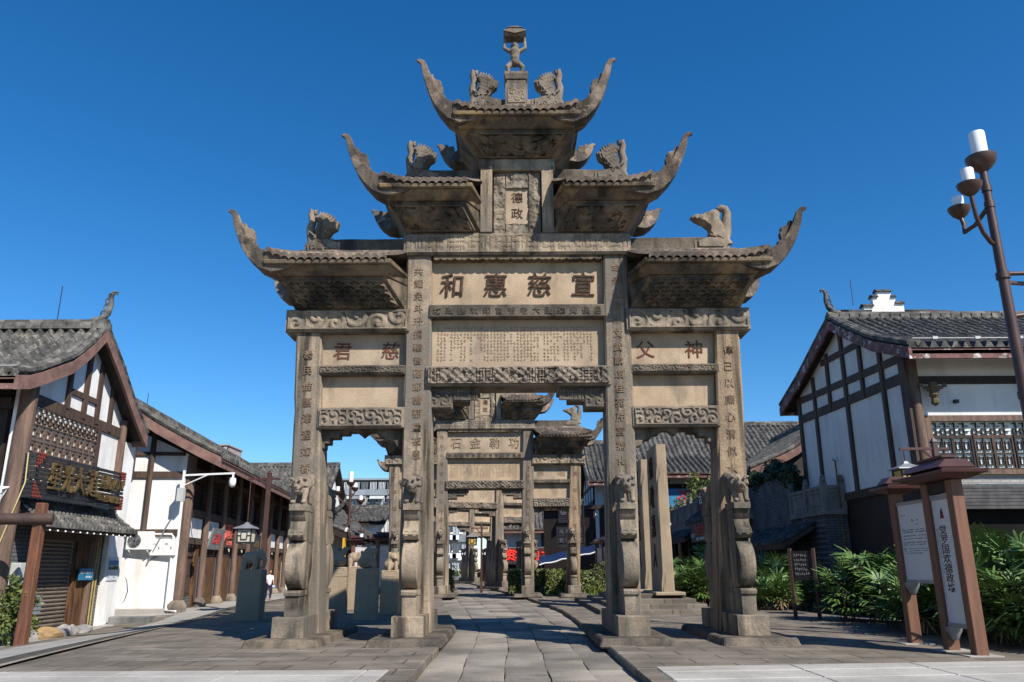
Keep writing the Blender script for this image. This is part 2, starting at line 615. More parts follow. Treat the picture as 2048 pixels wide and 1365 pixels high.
STEEL_R = mat('dark_red_paint', (.085, .028, .026), (.06, .022, .021), 3, .5, .45, fine=.15)
BROWN = mat('sign_post_brown', (.195, .092, .055), (.145, .07, .043), 2, .6, .35, .2, 60, (8, 8, .6), fine=.2)
WHITE = mat('white_enamel', (.78, .78, .77), (.72, .72, .71), 2, .4, .5, fine=.05)
LAMPW = mat('white_lamp_glass', (.86, .86, .85), (.82, .82, .81), 2, .3, .5, fine=0)
METER = mat('grey_meter_box', (.50, .52, .50), (.44, .46, .45), 2, .5, .5, fine=.1)
GREYM = mat('grey_metal', (.30, .31, .32), (.22, .23, .24), 3, .45, .5, fine=.15, metal=.3)
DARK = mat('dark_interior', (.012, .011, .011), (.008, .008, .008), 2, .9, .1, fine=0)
GLASS = mat('window_glass', (.05, .065, .075), (.03, .04, .05), 2, .12, .5, fine=0)
PAPER = mat('pale_window_paper', (.72, .77, .73), (.62, .67, .63), 3, .5, .4, fine=.1)
BOARDW = mat('pale_notice_sheet', (.58, .58, .58), (.53, .53, .53), 1.5, .5, .4, fine=.04, spots=(.68, 3, (.55, .48, .32), .6))
SHUT = mat('roller_shutter', (.18, .145, .115), (.13, .105, .085), 2, .55, .45, .1, 20, fine=.2)
BLUE = mat('blue_plastic', (.012, .05, .19), (.01, .035, .14), 3, .45, .5, fine=.1)
SIGNB = mat('blue_sign', (.03, .20, .36), (.025, .16, .30), 2, .5, .4, fine=.1)
RED = mat('red_paint', (.55, .05, .04), (.45, .04, .035), 3, .5, .4, fine=.1)
REDL = glow('lit_red_letters', (.9, .03, .02), .8)
SALMON = mat('salmon_red_paint', (.72, .16, .12), (.6, .12, .09), 3, .5)
AMBER = mat('amber_lantern_pane', (.62, .42, .13), (.55, .36, .10), 3, .5, .4, fine=.1)
ROCK = mat('pale_rock', (.36, .33, .29), (.22, .215, .22), 4, .85, .3, .5, 20)
ROCK_O = mat('ochre_rock', (.42, .28, .13), (.30, .2, .1), 4, .85, .3, .5, 20)
BRICK_Y = bricks('grey_brick', (.15, .16, .17), (.095, .105, .115), (.38, .38, .38), .26, .075, axis='y')
BRICK_X = bricks('grey_brick_front', (.15, .16, .17), (.095, .105, .115), (.38, .38, .38), .26, .075, axis='x')
BALU = mat('carved_balustrade', (.24, .235, .225), (.15, .15, .145), 2, .9, .2, .4, 30, streak=.58, streak_amt=.6)
def leafmat(name, a, b):
    m = mat(name, a, b, 6, .5, .45, fine=0, island=(.6, 1.35))
    p = m.node_tree.nodes['Principled BSDF']
    p.inputs['Subsurface Weight'].default_value = 0
    return m
LEAF = leafmat('palm_leaf', (.12, .20, .045), (.05, .105, .025))
LEAF_D = leafmat('dark_leaf', (.03, .06, .016), (.02, .04, .012))
LEAF_H = leafmat('hedge_leaf', (.12, .14, .03), (.05, .08, .018))
LEAF_Y = leafmat('yellow_green_leaf', (.15, .18, .03), (.07, .11, .02))
STEM = mat('plant_stem', (.10, .075, .045), (.07, .05, .03), 8, .85, .2)
# ---------------------------------------------------------------- ground
def ss(t):
    t = np.clip(t, 0, 1)
    return t * t * (3 - 2 * t)

def gz(x, y):
    """height of the paving: level round the gate, dipping to both side streets"""
    x, y = np.asarray(x, float), np.asarray(y, float)
    l = -.32 * ss((-x - 5.6) / 4.2) * (1 - .85 * ss((y - 18) / 8))
    r = -.3 * ss((x - 6.4) / 3) * ss((y - 14) / 8)
    return l + r

RY = [0, 5, 9, 13, 16, 20, 24, 30, 36, 42, 50, 60, 75, 95]
RL = [-1.0, -1.0, -1.01, -1.02, -1.12, -1.55, -2.0, -2.6, -3.1, -3.7, -4.6, -6.0, -8.5, -13]
RR = [1.29, 1.29, 1.29, 1.29, 1.29, 1.25, 1.0, .42, -.3, -1.0, -2.0, -3.4, -6.0, -10]
ys = np.concatenate([np.linspace(-6, 4, 6), np.linspace(5, 40, 71), np.linspace(41.5, 95, 25)])
eL, eR = np.interp(ys, RY, RL), np.interp(ys, RY, RR)

PAVE = bricks('worn_paving_stone', (.215, .182, .145), (.14, .12, .095), (.45, .42, .4), .8, .42, axis='ground', bump=.7, msize=.014, streak=None)
_n = PAVE.node_tree
def patches(m, col, lo, sc, amt=.7, stretch=(1, 1, 1)):
    """worn patches of another tone"""
    nt = m.node_tree
    N, L = nt.nodes, nt.links
    p = N['Principled BSDF']
    old = p.inputs['Base Color'].links[0].from_socket
    tc = N.new('ShaderNodeTexCoord')
    mp = N.new('ShaderNodeMapping')
    mp.inputs['Scale'].default_value = stretch
    L.new(tc.outputs['Object'], mp.inputs[0])
    n = N.new('ShaderNodeTexNoise')
    n.inputs['Scale'].default_value = sc
    n.inputs['Detail'].default_value = 8
    n.inputs['Roughness'].default_value = .7
    L.new(mp.outputs[0], n.inputs['Vector'])
    f = ramp(nt, n.outputs['Fac'], [(lo, (0, 0, 0)), (lo + .07, (amt,) * 3)])
    x = N.new('ShaderNodeMix')
    x.data_type = 'RGBA'
    L.new(f, x.inputs[0])
    L.new(old, x.inputs[6])
    x.inputs[7].default_value = (*col, 1)
    L.new(x.outputs[2], p.inputs['Base Color'])
patches(PAVE, (.34, .31, .26), .60, .55, .75, (.6, 2.2, 1))
patches(PAVE, (.09, .08, .068), .62, .9, .7)
ROAD = mat('road_slab_stone', (.35, .315, .27), (.20, .18, .152), .8, .85, .25, .5, 30, island=(.68, 1.12), spots=(.62, 1.5, (.15, .135, .115), .7), fine=.3)
STREET = mat('side_street_concrete', (.40, .38, .345), (.29, .275, .25), .7, .9, .2, .4, 30, spots=(.58, .8, (.2, .19, .17), .7), fine=.25)
PALE = mat('pale_kerb_stone', (.44, .415, .375), (.33, .31, .28), 1, .9, .2, .3, 30, spots=(.62, 2, (.3, .28, .25), .6), fine=.2)
SOIL = mat('soil', (.10, .08, .055), (.06, .05, .035), 4, .95, .1, .6, 30)
GUT = mat('gutter_tarmac', (.10, .092, .082), (.075, .07, .064), 3, .95, .1, .5, 50)

b = MB()
b.grid(np.stack(np.meshgrid(np.linspace(-900, 900, 41), np.linspace(-60, 1500, 41), indexing='ij') + [np.full((41, 41), -.7)], -1))
struct(b.build('ground', SOIL))

def pave(name, edge, sign, m, x_out, mm=None):
    xs = np.concatenate([[0, .001], np.linspace(.35, abs(x_out), 46)])
    P = np.zeros((len(ys), len(xs), 3))
    for i, y in enumerate(ys):
        x = edge[i] + sign * xs
        P[i, :, 0], P[i, :, 1], P[i, :, 2] = x, y, gz(x, y)
        P[i, 0, 2] = -.3
    b = MB()
    b.grid(P)
    return struct(b.build(name, m))
pave('paving', eL, -1, PAVE, 60)
pave('paving', eR, 1, PAVE, 60)

# road of long irregular slabs in the sunken lane between the two pavings
b = MB()
b.grid(np.stack([np.stack([eL - .05, eR + .05], 1), np.stack([ys, ys], 1), np.full((len(ys), 2), -.14)], -1))
struct(b.build('road_bed', GUT))
b = MB()
ncol = 5
cuts = [0, .19, .40, .60, .81, 1.0]
for k in range(ncol):
    y = 2.0 + random.uniform(0, .6)
    while y < 70:
        L = random.uniform(.5, 1.15)
        y2 = y + L
        wob = lambda yy, kk: .014 * math.sin(yy * .8 + kk * 2.1) + .009 * math.sin(yy * 2.1 + kk) if 0 < kk < ncol else 0
        dz, tz = random.uniform(-.008, .006), random.uniform(-.006, .006)
        tx = random.uniform(-.02, .02)
        g = .005
        top, n = [], 5
        for i in range(n):
            yy = y + .010 + (L - .02) * i / (n - 1)
            l, r = np.interp(yy, RY, RL), np.interp(yy, RY, RR)
            xa = l + (r - l) * cuts[k] + wob(yy, k) + g + random.uniform(-.006, .006)
            xb = l + (r - l) * cuts[k + 1] + wob(yy, k + 1) - g + random.uniform(-.006, .006)
            z = -.072 + dz + tz * (i / (n - 1) - .5) * 2 + random.uniform(-.003, .003)
            top.append([(xa, yy, -.2), (xa, yy, z - .007), (xa + .02, yy, z), (xb - .02, yy, z + tx * .2), (xb, yy, z - .007 + tx * .2), (xb, yy, -.2)])
        b.loft(top)
        y = y2
struct(b.build('road', ROAD, smooth=30))

# kerb stones along both edges of the road
for nm, e, s in (('kerb', RL, -1), ('kerb', RR, 1)):
    b = MB()
    y = 8.9
    while y < 62:
        L = random.uniform(1.0, 1.7)
        a, c = np.interp(y + .01, RY, e), np.interp(y + L - .01, RY, e)
        o = random.uniform(-.015, .012)
        w = .36 + random.uniform(-.03, .03)
        z = .008 + random.uniform(0, .006)
        v = [(a + o, y + .008), (a + o + s * w, y + .008), (c + o + s * w, y + L - .008), (c + o, y + L - .008)]
        b.prism(v if s > 0 else v[::-1], 'z', -.25, z)
        y += L
    struct(b.build(nm, PAVE, bev=.015))
# pale kerb stones close to the camera, on both sides of the road
for x0, x1, s in ((-14, -1.30, -1), (1.50, 14, 1)):
    b = MB()
    x = x0
    while x < x1 - .05:
        L = min(random.uniform(1.1, 1.6), x1 - x)
        for ya, yb, z in ((8.46, 8.88, .012), (7.9, 8.44, .010), (7.3, 7.88, .008), (4, 7.28, .006)):
            d = .09 * max(0, x) if s > 0 else 0
            d2 = .09 * max(0, x + L) if s > 0 else 0
            g0, g1 = float(gz(x, 8.5)), float(gz(x + L, 8.5))
            b.loft([[(x + .006, ya + d, g0 - .2), (x + .006, ya + d, g0 + z), (x + .006, yb + d, g0 + z), (x + .006, yb + d, g0 - .2)],
                    [(x + L - .006, ya + d2, g1 - .2), (x + L - .006, ya + d2, g1 + z), (x + L - .006, yb + d2, g1 + z), (x + L - .006, yb + d2, g1 - .2)]])
        x += L
    struct(b.build('kerb', PALE, bev=.008))

# left side street: tan kerb line, gutter, lighter pavement beside the houses
def strip(name, pts, off0, off1, dz, m):
    pts = np.array(pts, float)
    yy = np.linspace(pts[0, 1], pts[-1, 1], 80)
    xx = np.interp(yy, pts[:, 1], pts[:, 0])
    P = np.zeros((80, 9, 3))
    for j in range(9):
        t = off0 + (off1 - off0) * j / 8
        P[:, j, 0], P[:, j, 1] = xx + t, yy
        P[:, j, 2] = gz(xx + t, yy) + dz
    b = MB()
    b.grid(P)
    return struct(b.build(name, m))
LINE = [(-4.6, 3), (-5.75, 9.4), (-7.15, 17.8), (-7.9, 24), (-8.2, 32), (-9.5, 60)]
strip('street', LINE, -8, -.42, .006, STREET)
strip('gutter', LINE, -.42, 0, .005, GUT)
strip('kerb', LINE, -.01, .09, .016, mat('dull_tan_kerb', (.30, .26, .2), (.2, .175, .14), 3, .9, spots=(.55, 3, (.14, .125, .1), .7)))
# ---------------------------------------------------------------- the stone memorial gates
def rough_pillar(bot, z0, top, z1, seed, amp=.011):
    b = MB()
    n = int((z1 - z0) / .28) + 2
    secs = []
    for i in range(n):
        t = i / (n - 1)
        z = z0 + (z1 - z0) * t
        x0, x1 = bot[0] + (top[0] - bot[0]) * t, bot[1] + (top[1] - bot[1]) * t
        y0, y1 = bot[2] + (top[2] - bot[2]) * t, bot[3] + (top[3] - bot[3]) * t
        c = .03
        ring = [(x0 + c, y0), ((x0 * 2 + x1) / 3, y0), ((x0 + x1 * 2) / 3, y0), (x1 - c, y0), (x1, y0 + c), (x1, (y0 + y1) / 2), (x1, y1 - c),
                (x1 - c, y1), ((x0 + x1) / 2, y1), (x0 + c, y1), (x0, y1 - c), (x0, (y0 + y1) / 2), (x0, y0 + c)]
        s = []
        for k, (x, y) in enumerate(ring):
            q = noise.noise(Vector((x * 3 + seed * 7, y * 3, z * 1.7)))
            q2 = max(0, noise.noise(Vector((k * 1.3 + seed, z * 2.2, 5))) - .25) * (2.2 if k in (0, 3, 4, 6, 7, 9, 10, 12) else 0)
            mx, my = (x0 + x1) / 2, (y0 + y1) / 2
            s.append((x + (mx - x) * .02 * q + (mx - x) * .08 * q2, y + amp * q + (my - y) * .08 * q2, z))
        secs.append(s)
    return b.loft(secs)

def rslab(b, x0, x1, y0, y1, z0, z1, seed=0, amp=.006, n=.3):
    """long dressed block with slightly uneven arrises"""
    k = max(2, int((x1 - x0) / n) + 1)
    secs = []
    for i in range(k):
        x = x0 + (x1 - x0) * i / (k - 1)
        q = [noise.noise(Vector((x * 2.3 + seed * 11, j * 3.1, seed))) * amp for j in range(4)]
        c = .014
        secs.append([(x, y0 + c + q[0], z0 + q[1] * .6), (x, y1 - c, z0 + q[1] * .6), (x, y1, z0 + c), (x, y1, z1 - c), (x, y1 - c, z1 + q[2] * .6), (x, y0 + c + q[3], z1 + q[2] * .6), (x, y0 + q[3], z1 - c), (x, y0 + q[0], z0 + c)])
    return b.loft(secs)

def lion(parent, sy, x, seed):
    """guardian lion stooping head-down on its small block, hind part against the pillar"""
    g = random.Random(seed)
    M = Matrix.Translation((x, 0, 1.94)) @ Matrix.Scale(sy, 4, (0, 1, 0))
    t = g.uniform(-.02, .02)
    S = []
    for s in (-1, 1):
        S += [((s * .078, -.97, .03), (s * .085, -.93, .2), .036, .05), ((s * .078, -1.0, .03), (.042, .05, .032)),
              ((s * .09, -.62, .05), (s * .08, -.6, .25), .045, .06),
              ((s * .105 + t, -1.0, .365), (.035, .03, .022)), ((s * .045 + t, -1.1, .335), (.024, .024, .024))]
        for k in range(4):
            S.append(((s * (.075 + .02 * (k % 2)) + t, -.93 + .02 * k, .22 + .045 * k), (.035, .035, .03)))
    S += [((0, -.9, .22), (0, -.58, .33), .09, .12), ((0, -.58, .33), (0, -.33, .42), .115, .09), ((0, -.5, .42), (.06, .14, .05)),
          ((t, -1.0, .285), (.088, .085, .085)), ((t, -1.09, .225), (.062, .055, .042)), ((t, -1.145, .245), (.03, .022, .02)),
          ((t, -1.075, .175), (.05, .045, .018)), ((0, -.93, .37), (.095, .07, .035))]
    for k in range(9):
        a = math.pi * (k / 8)
        S.append(((t + .112 * math.cos(a), -.95, .275 + .105 * math.sin(a)), (.034, .045, .034)))
    return blob('stone_lion', S, STONE_G, parent, .011, 1, M)

def drum(parent, sy, x):
    """drum-shaped holding stone: footing, disc, scroll neck, top block"""
    b = MB()
    w = .103
    pr = [(-.96, .36), (-.96, .66), (-.275, .66), (-.275, .36)]
    b.prism([(y * sy, z) for y, z in pr], 'x', x - w, x + w)
    lip = [(-.99, .655), (-1.0, .70), (-.97, .73), (-.5, .73), (-.5, .655)]
    b.prism([(y * sy, z) for y, z in lip], 'x', x - w - .012, x + w + .012)
    n = 30
    cy, cz, r = -.735, 1.08, .355
    ring = lambda rr: [(cy * sy + rr * math.cos(2 * math.pi * k / n) * sy, cz + rr * math.sin(2 * math.pi * k / n)) for k in range(n)]
    secs = []
    for dx, rr in ((-.12, r * .90), (-.107, r * .985), (-.045, r), (.045, r), (.107, r * .985), (.12, r * .90)):
        secs.append([(x + dx, p[0], p[1]) for p in ring(rr)])
    b.loft(secs)
    back = [(-.72, .5), (-.275, .5), (-.275, 1.9), (-.55, 1.9), (-.62, 1.75), (-.7, 1.6), (-.75, 1.45)]
    b.prism([(y * sy, z) for y, z in back], 'x', x - .088, x + .088)
    neck = [(-.98, 1.84), (-.955, 1.76), (-.90, 1.70), (-.925, 1.62), (-1.0, 1.56), (-1.02, 1.50), (-.96, 1.43), (-.5, 1.40), (-.5, 1.84)]
    b.prism([(y * sy, z) for y, z in neck], 'x', x - .112, x + .112)
    for s in (-1, 1):
        b.tube([(x + s * .06 + .05 * math.cos(a) * (1 - a / 9), sy * -1.005, 1.505 + .05 * math.sin(a) * (1 - a / 9)) for a in np.linspace(0, 7, 16)], .013, 5)
    top = [(-1.02, 1.845), (-1.02, 1.945), (-.5, 1.945), (-.5, 1.845)]
    b.prism([(y * sy, z) for y, z in top], 'x', x - .12, x + .12)
    return b.build('drum_stone', STONE, parent, bev=.012, smooth=35)

def beast(name, parent, x, z, s, kx=1.14, kz=1.31, m=None, weathered=False):
    """ridge-end fish dragon: head biting the ridge, snout curling up, scaled body, tail fin thrown inward"""
    b = MB()
    f = .00292
    U = lambda p: (x + s * (p[0] - 770) * f * kx, z + (470 - p[1]) * f * kz)
    V = lambda p, y: (U(p)[0], y, U(p)[1])
    base = [(772, 470), (764, 440), (776, 415), (800, 398), (835, 404), (860, 400), (884, 404), (900, 410), (925, 418), (955, 421), (955, 470)]
    body = [(788, 425), (800, 396), (812, 372), (806, 352), (818, 332), (815, 300), (806, 284), (828, 270), (846, 274), (860, 280), (876, 292), (888, 312), (926, 310), (916, 346), (893, 358), (878, 386), (862, 398), (858, 415), (830, 428)]
    snout = [(782, 440), (794, 408), (786, 376), (780, 340), (790, 304), (780, 270), (786, 247), (800, 250), (800, 266)]
    if weathered:
        body = [(770, 450), (778, 405), (772, 372), (776, 345), (792, 322), (804, 300), (798, 276), (812, 258), (834, 258), (848, 268), (866, 270), (884, 282), (916, 280), (948, 296), (922, 312), (900, 318), (880, 336), (862, 350), (856, 372), (866, 392), (852, 410), (830, 440)]
        snout = [(776, 440), (790, 405), (774, 372), (768, 340), (764, 300), (760, 275), (768, 252), (790, 244), (806, 254)]
    for poly, t in ((base, .12), (body, .11)):
        n = len(poly)
        cx, cy = sum(p[0] for p in poly) / n, sum(p[1] for p in poly) / n
        for sc, th in ((1, t * .62), (.86, t), (.68, t * 1.22)):
            q = [U((cx + (p[0] - cx) * sc, cy + (p[1] - cy) * sc)) for p in poly]
            b.prism(q, 'y', -th, th)
    if not weathered:      # ragged fin along the back and tail
        ed = [(812, 288), (828, 270), (840, 272), (852, 275), (864, 281), (876, 290), (884, 302)]
        for p in ed:
            a = V(p, 0)
            d = (s * (p[0] - 835) * .0012 + s * .01, .055)
            b.prism([(a[0] - .035, a[2] - .03), (a[0] + .035, a[2] - .03), (a[0] + d[0], a[2] + d[1])], 'y', -.05, .05)
    r = [.075, .07, .06, .055, .05, .045, .045, .04, .025]
    b.tube([V(p, 0) for p in snout], [q * (1.7 if weathered else 1.3) for q in r], 9)
    for sy in (-1, 1):
        if not weathered:
            for i in range(4):          # rows of scales
                for j in range(4):
                    cx, cy = 824 + i * 16 + j * 2, 292 + j * 20 + i * 6
                    b.tube([V((cx + 10 * math.cos(a), cy + 10 * math.sin(a)), sy * .13) for a in np.linspace(.2, 2.9, 6)], .010, 4)
            for cx, cy, r0 in ((812, 448, 20), (868, 448, 20), (915, 452, 16), (842, 410, 12)):
                b.tube([V((cx + r0 * (1 - t / 10) * math.cos(t), cy + r0 * (1 - t / 10) * math.sin(t)), sy * .145) for t in np.linspace(0, 8, 16)], .014, 5)
        b.tube([V((784, 365), sy * .09), V((806, 385), sy * .12), (V((840, 398), sy * .13)), V((862, 392), sy * .11)], .022, 6)
        b.ball(V((815, 400), sy * .13), .035)
    return b.build(name, m or STONE_G, parent, bev=.012, smooth=50)

def horn(b, x, z, s, sy, reach, rise, y0=-.74):
    """upswept roof corner"""
    st = []
    path = [(-1.0, -.03, -.04, .05), (-.55, -.01, -.15, .09), (-.2, .035, -.23, .09), (.08, .10, -.22, .075), (.30, .20, -.175, .06), (.48, .35, -.14, .052), (.63, .54, -.11, .047), (.75, .745, -.09, .042), (.82, .89, -.075, .038), (.86, .98, -.062, .036), (.92, 1.04, -.05, .035), (1.02, 1.07, -.03, .03), (1.08, 1.06, -.01, .012)]
    nr = [(0, 1), (0, 1), (.12, .99), (.32, .95), (.52, .85), (.68, .73), (.80, .6), (.88, .47), (.92, .39), (.88, .47), (.6, .8), (.1, .99), (.0, 1)]
    for i, (u, h, lo, hi) in enumerate(path):
        t = max(0, min(1, (u + .15) / 1.1))
        yy = (y0 - .30 * t)
        w = .36 * (1 - t) ** 1.3 + .055
        cx, cz = x + s * u * reach, z + h * rise
        nx, nz = -s * nr[i][0], nr[i][1]
        A = (cx + nx * hi, cz + nz * hi)
        B = (cx + nx * lo, cz + nz * lo)
        st.append([(A[0], sy * (yy - w * .5), A[1]), (A[0], sy * (yy + w * .8), A[1]), (B[0], sy * (yy + w * .8), B[1]), (B[0], sy * (yy - w * .35), B[1])])
    b.loft(st)
    # leaf cresting along the top, in two curling clumps
    us = np.linspace(.30, .78, 40)
    hs = np.interp(us, [p[0] for p in path], [p[1] for p in path])
    lo, up = [], []
    for k, (u, h) in enumerate(zip(us, hs)):
        q = (u - .30) / .48
        cr = .035 * abs(math.sin(q * math.pi * 3.5)) + .075 * max(0, math.sin((q - .25) / .75 * math.pi)) ** 2 + .02 * math.sin(q * math.pi) - .03
        n = np.interp(u, [p[0] for p in path], [p[0] for p in nr]), np.interp(u, [p[0] for p in path], [p[1] for p in nr])
        px, pz = x + s * u * reach, z + h * rise
        lo.append((px - s * n[0] * .03, pz + n[1] * .03))
        up.append((px - s * n[0] * (.085 + cr), pz + n[1] * (.085 + cr)))
    t0 = y0 - .30 * .5
    b.prism(lo + up[::-1], 'y', sy * (t0 - .05), sy * (t0 + .05))

def tile_slope(b, x0, x1, xi0, xi1, ye, ze, yr, zr, sy, pitch=.125, th=.07, side=0, ex=.65, ez=.0):
    """carved tile rows on one slope; front edge x0..x1, upper edge xi0..xi1; side lifts the corner"""
    n = max(4, int((x1 - x0) / pitch)) * 8 + 1
    m = 7
    P = np.zeros((m, n, 3))
    for i in range(m):
        t = i / (m - 1)
        a, c = x0 + (xi0 - x0) * t, x1 + (xi1 - x1) * t
        for j in range(n):
            q = j / (n - 1)
            x = a + (c - a) * q
            xe = x0 + (x1 - x0) * q
            lift = 0
            for s in ((side,) if side else ()) if side != 2 else (-1, 1):
                dd = (xe - (x0 + x1) / 2) * s - ((x1 - x0) / 2 - ex)
                if dd > 0:
                    lift += .13 * (dd / ex) ** 2 * (1 - t) ** .7
            ph = (q * (n - 1) / 8) % 1
            w = abs(math.sin(math.pi * ph))
            P[i, j] = (x, sy * (ye + (yr - ye) * t), ze + (zr - ze) * t + (zr - ze) * .25 * (t * t - t) + .045 * w + lift)
    b.grid(P)
    Q = P.copy()[:1]
    Q = np.concatenate([P[:1], P[:1] - np.array([0, -sy * .01, th]) ])
    b.grid(Q)

def hexa(b, a, x0, x1, ya, za, c, yc, zc, outer):
    """block between two levels; an end that meets the masonry is mitred back to it"""
    def ring(q, y, z):
        l = [(q[0], y, z), (q[0], 0, z), (q[0], -y, z)] if -1 in outer else [(q[0], y, z), (x0, y * .3, z), (x0, -y * .3, z), (q[0], -y, z)]
        r = [(q[1], -y, z), (q[1], 0, z), (q[1], y, z)] if 1 in outer else [(q[1], -y, z), (x1, -y * .3, z), (x1, y * .3, z), (q[1], y, z)]
        return l + r
    b.loft([ring(a, ya, za), ring(c, yc, zc)])

def roof_tier(g, x0, x1, zb, zf, ze, zt, zr, outer, inner_cut=0, name='roof', rel='scale', seed=1, reach=.85, rise=.85, fl=.40, ft=.09):
    """flared frieze, cornice, tiled slab of one roof. outer: list of corner signs"""
    cut0 = inner_cut if -1 not in outer else 0
    cut1 = inner_cut if 1 not in outer else 0
    bx0, bx1 = (x0 + (fl if -1 in outer else 0)), (x1 - (fl if 1 in outer else 0))
    tx0, tx1 = (x0 + ft if -1 in outer else x0 + cut0), (x1 - ft if 1 in outer else x1 - cut1)
    fz = MB()
    hexa(fz, (bx0, bx1), x0, x1, .29, zb, (tx0, tx1), .70, zf, outer)
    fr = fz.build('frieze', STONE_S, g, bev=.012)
    for sy in (-1, 1):
        b = MB()
        i = .09
        lerp = lambda t: (bx0 + (tx0 - bx0) * t, bx1 + (tx1 - bx1) * t, -.29 - .41 * t, zb + (zf - zb) * t)
        a, c = lerp(.08), lerp(.93)
        o = .012
        p00, p10, p11, p01 = (a[0] + i, a[2] - o, a[3]), (a[1] - i, a[2] - o, a[3]), (c[1] - i, c[2] - o, c[3]), (c[0] + i, c[2] - o, c[3])
        if sy > 0:
            p00, p10, p11, p01 = [(p[0], -p[1], p[2]) for p in (p10, p00, p01, p11)]
        hf = {'scale': h_scale(seed, .13), 'figures': h_figures(seed, 90, .07), 'scroll': h_scroll(seed, .12)}[rel]
        relief(b, p00, p10, p11, p01, 190, 60, hf, .07)
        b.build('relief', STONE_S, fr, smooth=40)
    b = MB()
    e0, e1 = (x0 + .0 if -1 in outer else x0 + cut0 * .8), (x1 if 1 in outer else x1 - cut1 * .8)
    k0, k1 = (e0 + .03 if -1 in outer else e0), (e1 - .03 if 1 in outer else e1)
    hexa(b, (tx0, tx1), x0, x1, .74, zf + .003, (k0 - .03, k1 + .03), .90, ze - .03, outer)
    hexa(b, (k0 - .05, k1 + .05), x0, x1, .95, ze - .028, (k0 - .07, k1 + .07), .97, ze + .045, outer)
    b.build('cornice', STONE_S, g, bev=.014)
    b = MB()
    side = 2 if len(outer) == 2 else outer[0]
    ri0, ri1 = (x0 + .22 if -1 in outer else x0), (x1 - .22 if 1 in outer else x1)
    for sy in (-1, 1):
        tile_slope(b, e0, e1, ri0, ri1, -1.0, ze + .09, -.42, zt, sy, side=side)
    for sgn in outer:   # hipped end
        xe, xt = (x1, ri1) if sgn > 0 else (x0, ri0)
        b.loft([[(xe + sgn * .02, -.95, ze + .03), (xe + sgn * .02, .95, ze + .03), (xe + sgn * .02, .95, ze + .1), (xe + sgn * .02, -.95, ze + .1)], [(xt, -.42, zt - .08), (xt, .42, zt - .08), (xt, .42, zt), (xt, -.42, zt)]])
    b.build('tile_course', STONE_R, g, smooth=40)
    b = MB()
    s0, s1 = ri0 + (.0 if -1 in outer else .005), ri1 - (0 if 1 in outer else .005)
    b.frus((s0, s1, -.46, .46), zt - .012, (s0 + (.1 if -1 in outer else 0), s1 - (.1 if 1 in outer else 0), -.2, .2), zr)
    b.build('roof_slab', STONE_R, g, bev=.012)
    for sgn in outer:
        for sy in (-1, 1):
            b = MB()
            horn(b, x1 if sgn > 0 else x0, ze + .06, sgn, sy, reach * (1 if sy > 0 else .75), rise * (1 if sy > 0 else .5))
            b.build('upturned_corner', STONE_R, g, bev=.01, smooth=40)

def relief_beam(g, name, x0, x1, y, z0, z1, hf, m, nx=150, ny=34, depth=.03, seed=0, back=True, mr=None):
    b = MB()
    rslab(b, x0, x1, -y, y, z0, z1, seed)
    o = b.build(name, m, g)
    for sy in ((-1, 1) if back else (-1,)):
        b = MB()
        i = .03
        yy = sy * (y + .006)
        q = [(x0 + i, yy, z0 + i), (x1 - i, yy, z0 + i), (x1 - i, yy, z1 - i), (x0 + i, yy, z1 - i)]
        if sy > 0:
            q = [q[1], q[0], q[3], q[2]]
        relief(b, *q, nx, ny, hf, depth)
        b.build('relief', mr or m, o, smooth=40)
    return o

def statue(parent):
    """stone figure, knees bent, both arms raised under a tiered box"""
    M = Matrix.Translation((-.02, 0, 9.79)) @ Matrix.Scale(.94, 4)
    S = []
    for s in (-1, 1):
        S += [((s * .085, 0, .30), (s * .15, -.06, .20), .062, .05), ((s * .15, -.06, .20), (s * .115, 0, .03), .048, .034), ((s * .12, -.045, .022), (.036, .065, .024)),
              ((s * .105, 0, .60), (s * .205, -.02, .66), .044, .04), ((s * .205, -.02, .66), (s * .20, -.01, .86), .036, .028), ((s * .20, -.01, .885), (.03, .035, .034)),
              ((s * .075, 0, .71), (.014, .022, .03)), ((s * .028, -.062, .735), (.012, .01, .008))]
    S += [((0, 0, .34), (0, 0, .46), .095, .088), ((0, -.02, .42), (.085, .085, .08)), ((0, 0, .46), (0, 0, .585), .085, .105), ((0, 0, .58), (.115, .065, .05)),
          ((0, 0, .6), (0, 0, .67), .045, .042), ((0, 0, .72), (.072, .075, .085)), ((0, -.03, .685), (.045, .05, .04)), ((0, -.08, .71), (.014, .016, .022)), ((0, -.068, .68), (.028, .014, .007)), ((0, 0, .8), (.06, .06, .03))]
    o = blob('carved_figure', S, STONE_G, parent, .011, 2, M)
    b = MB(M)
    b.frus((-.15, .15, -.12, .12), .885, (-.225, .225, -.16, .16), .955)
    b.box(-.225, .225, -.165, .165, .957, .985)
    b.prism([(-.225, .985), (-.225, .955), (0, .895), (.225, .955), (.225, .985)], 'y', -.185, -.166)
    b.box(-.145, .145, -.12, .12, .987, 1.065)
    b.box(-.16, .16, -.135, .135, 1.067, 1.085)
    b.box(-.085, .085, -.075, .075, 1.087, 1.15)
    b.build('tiered_box', STONE_G, o, bev=.006)

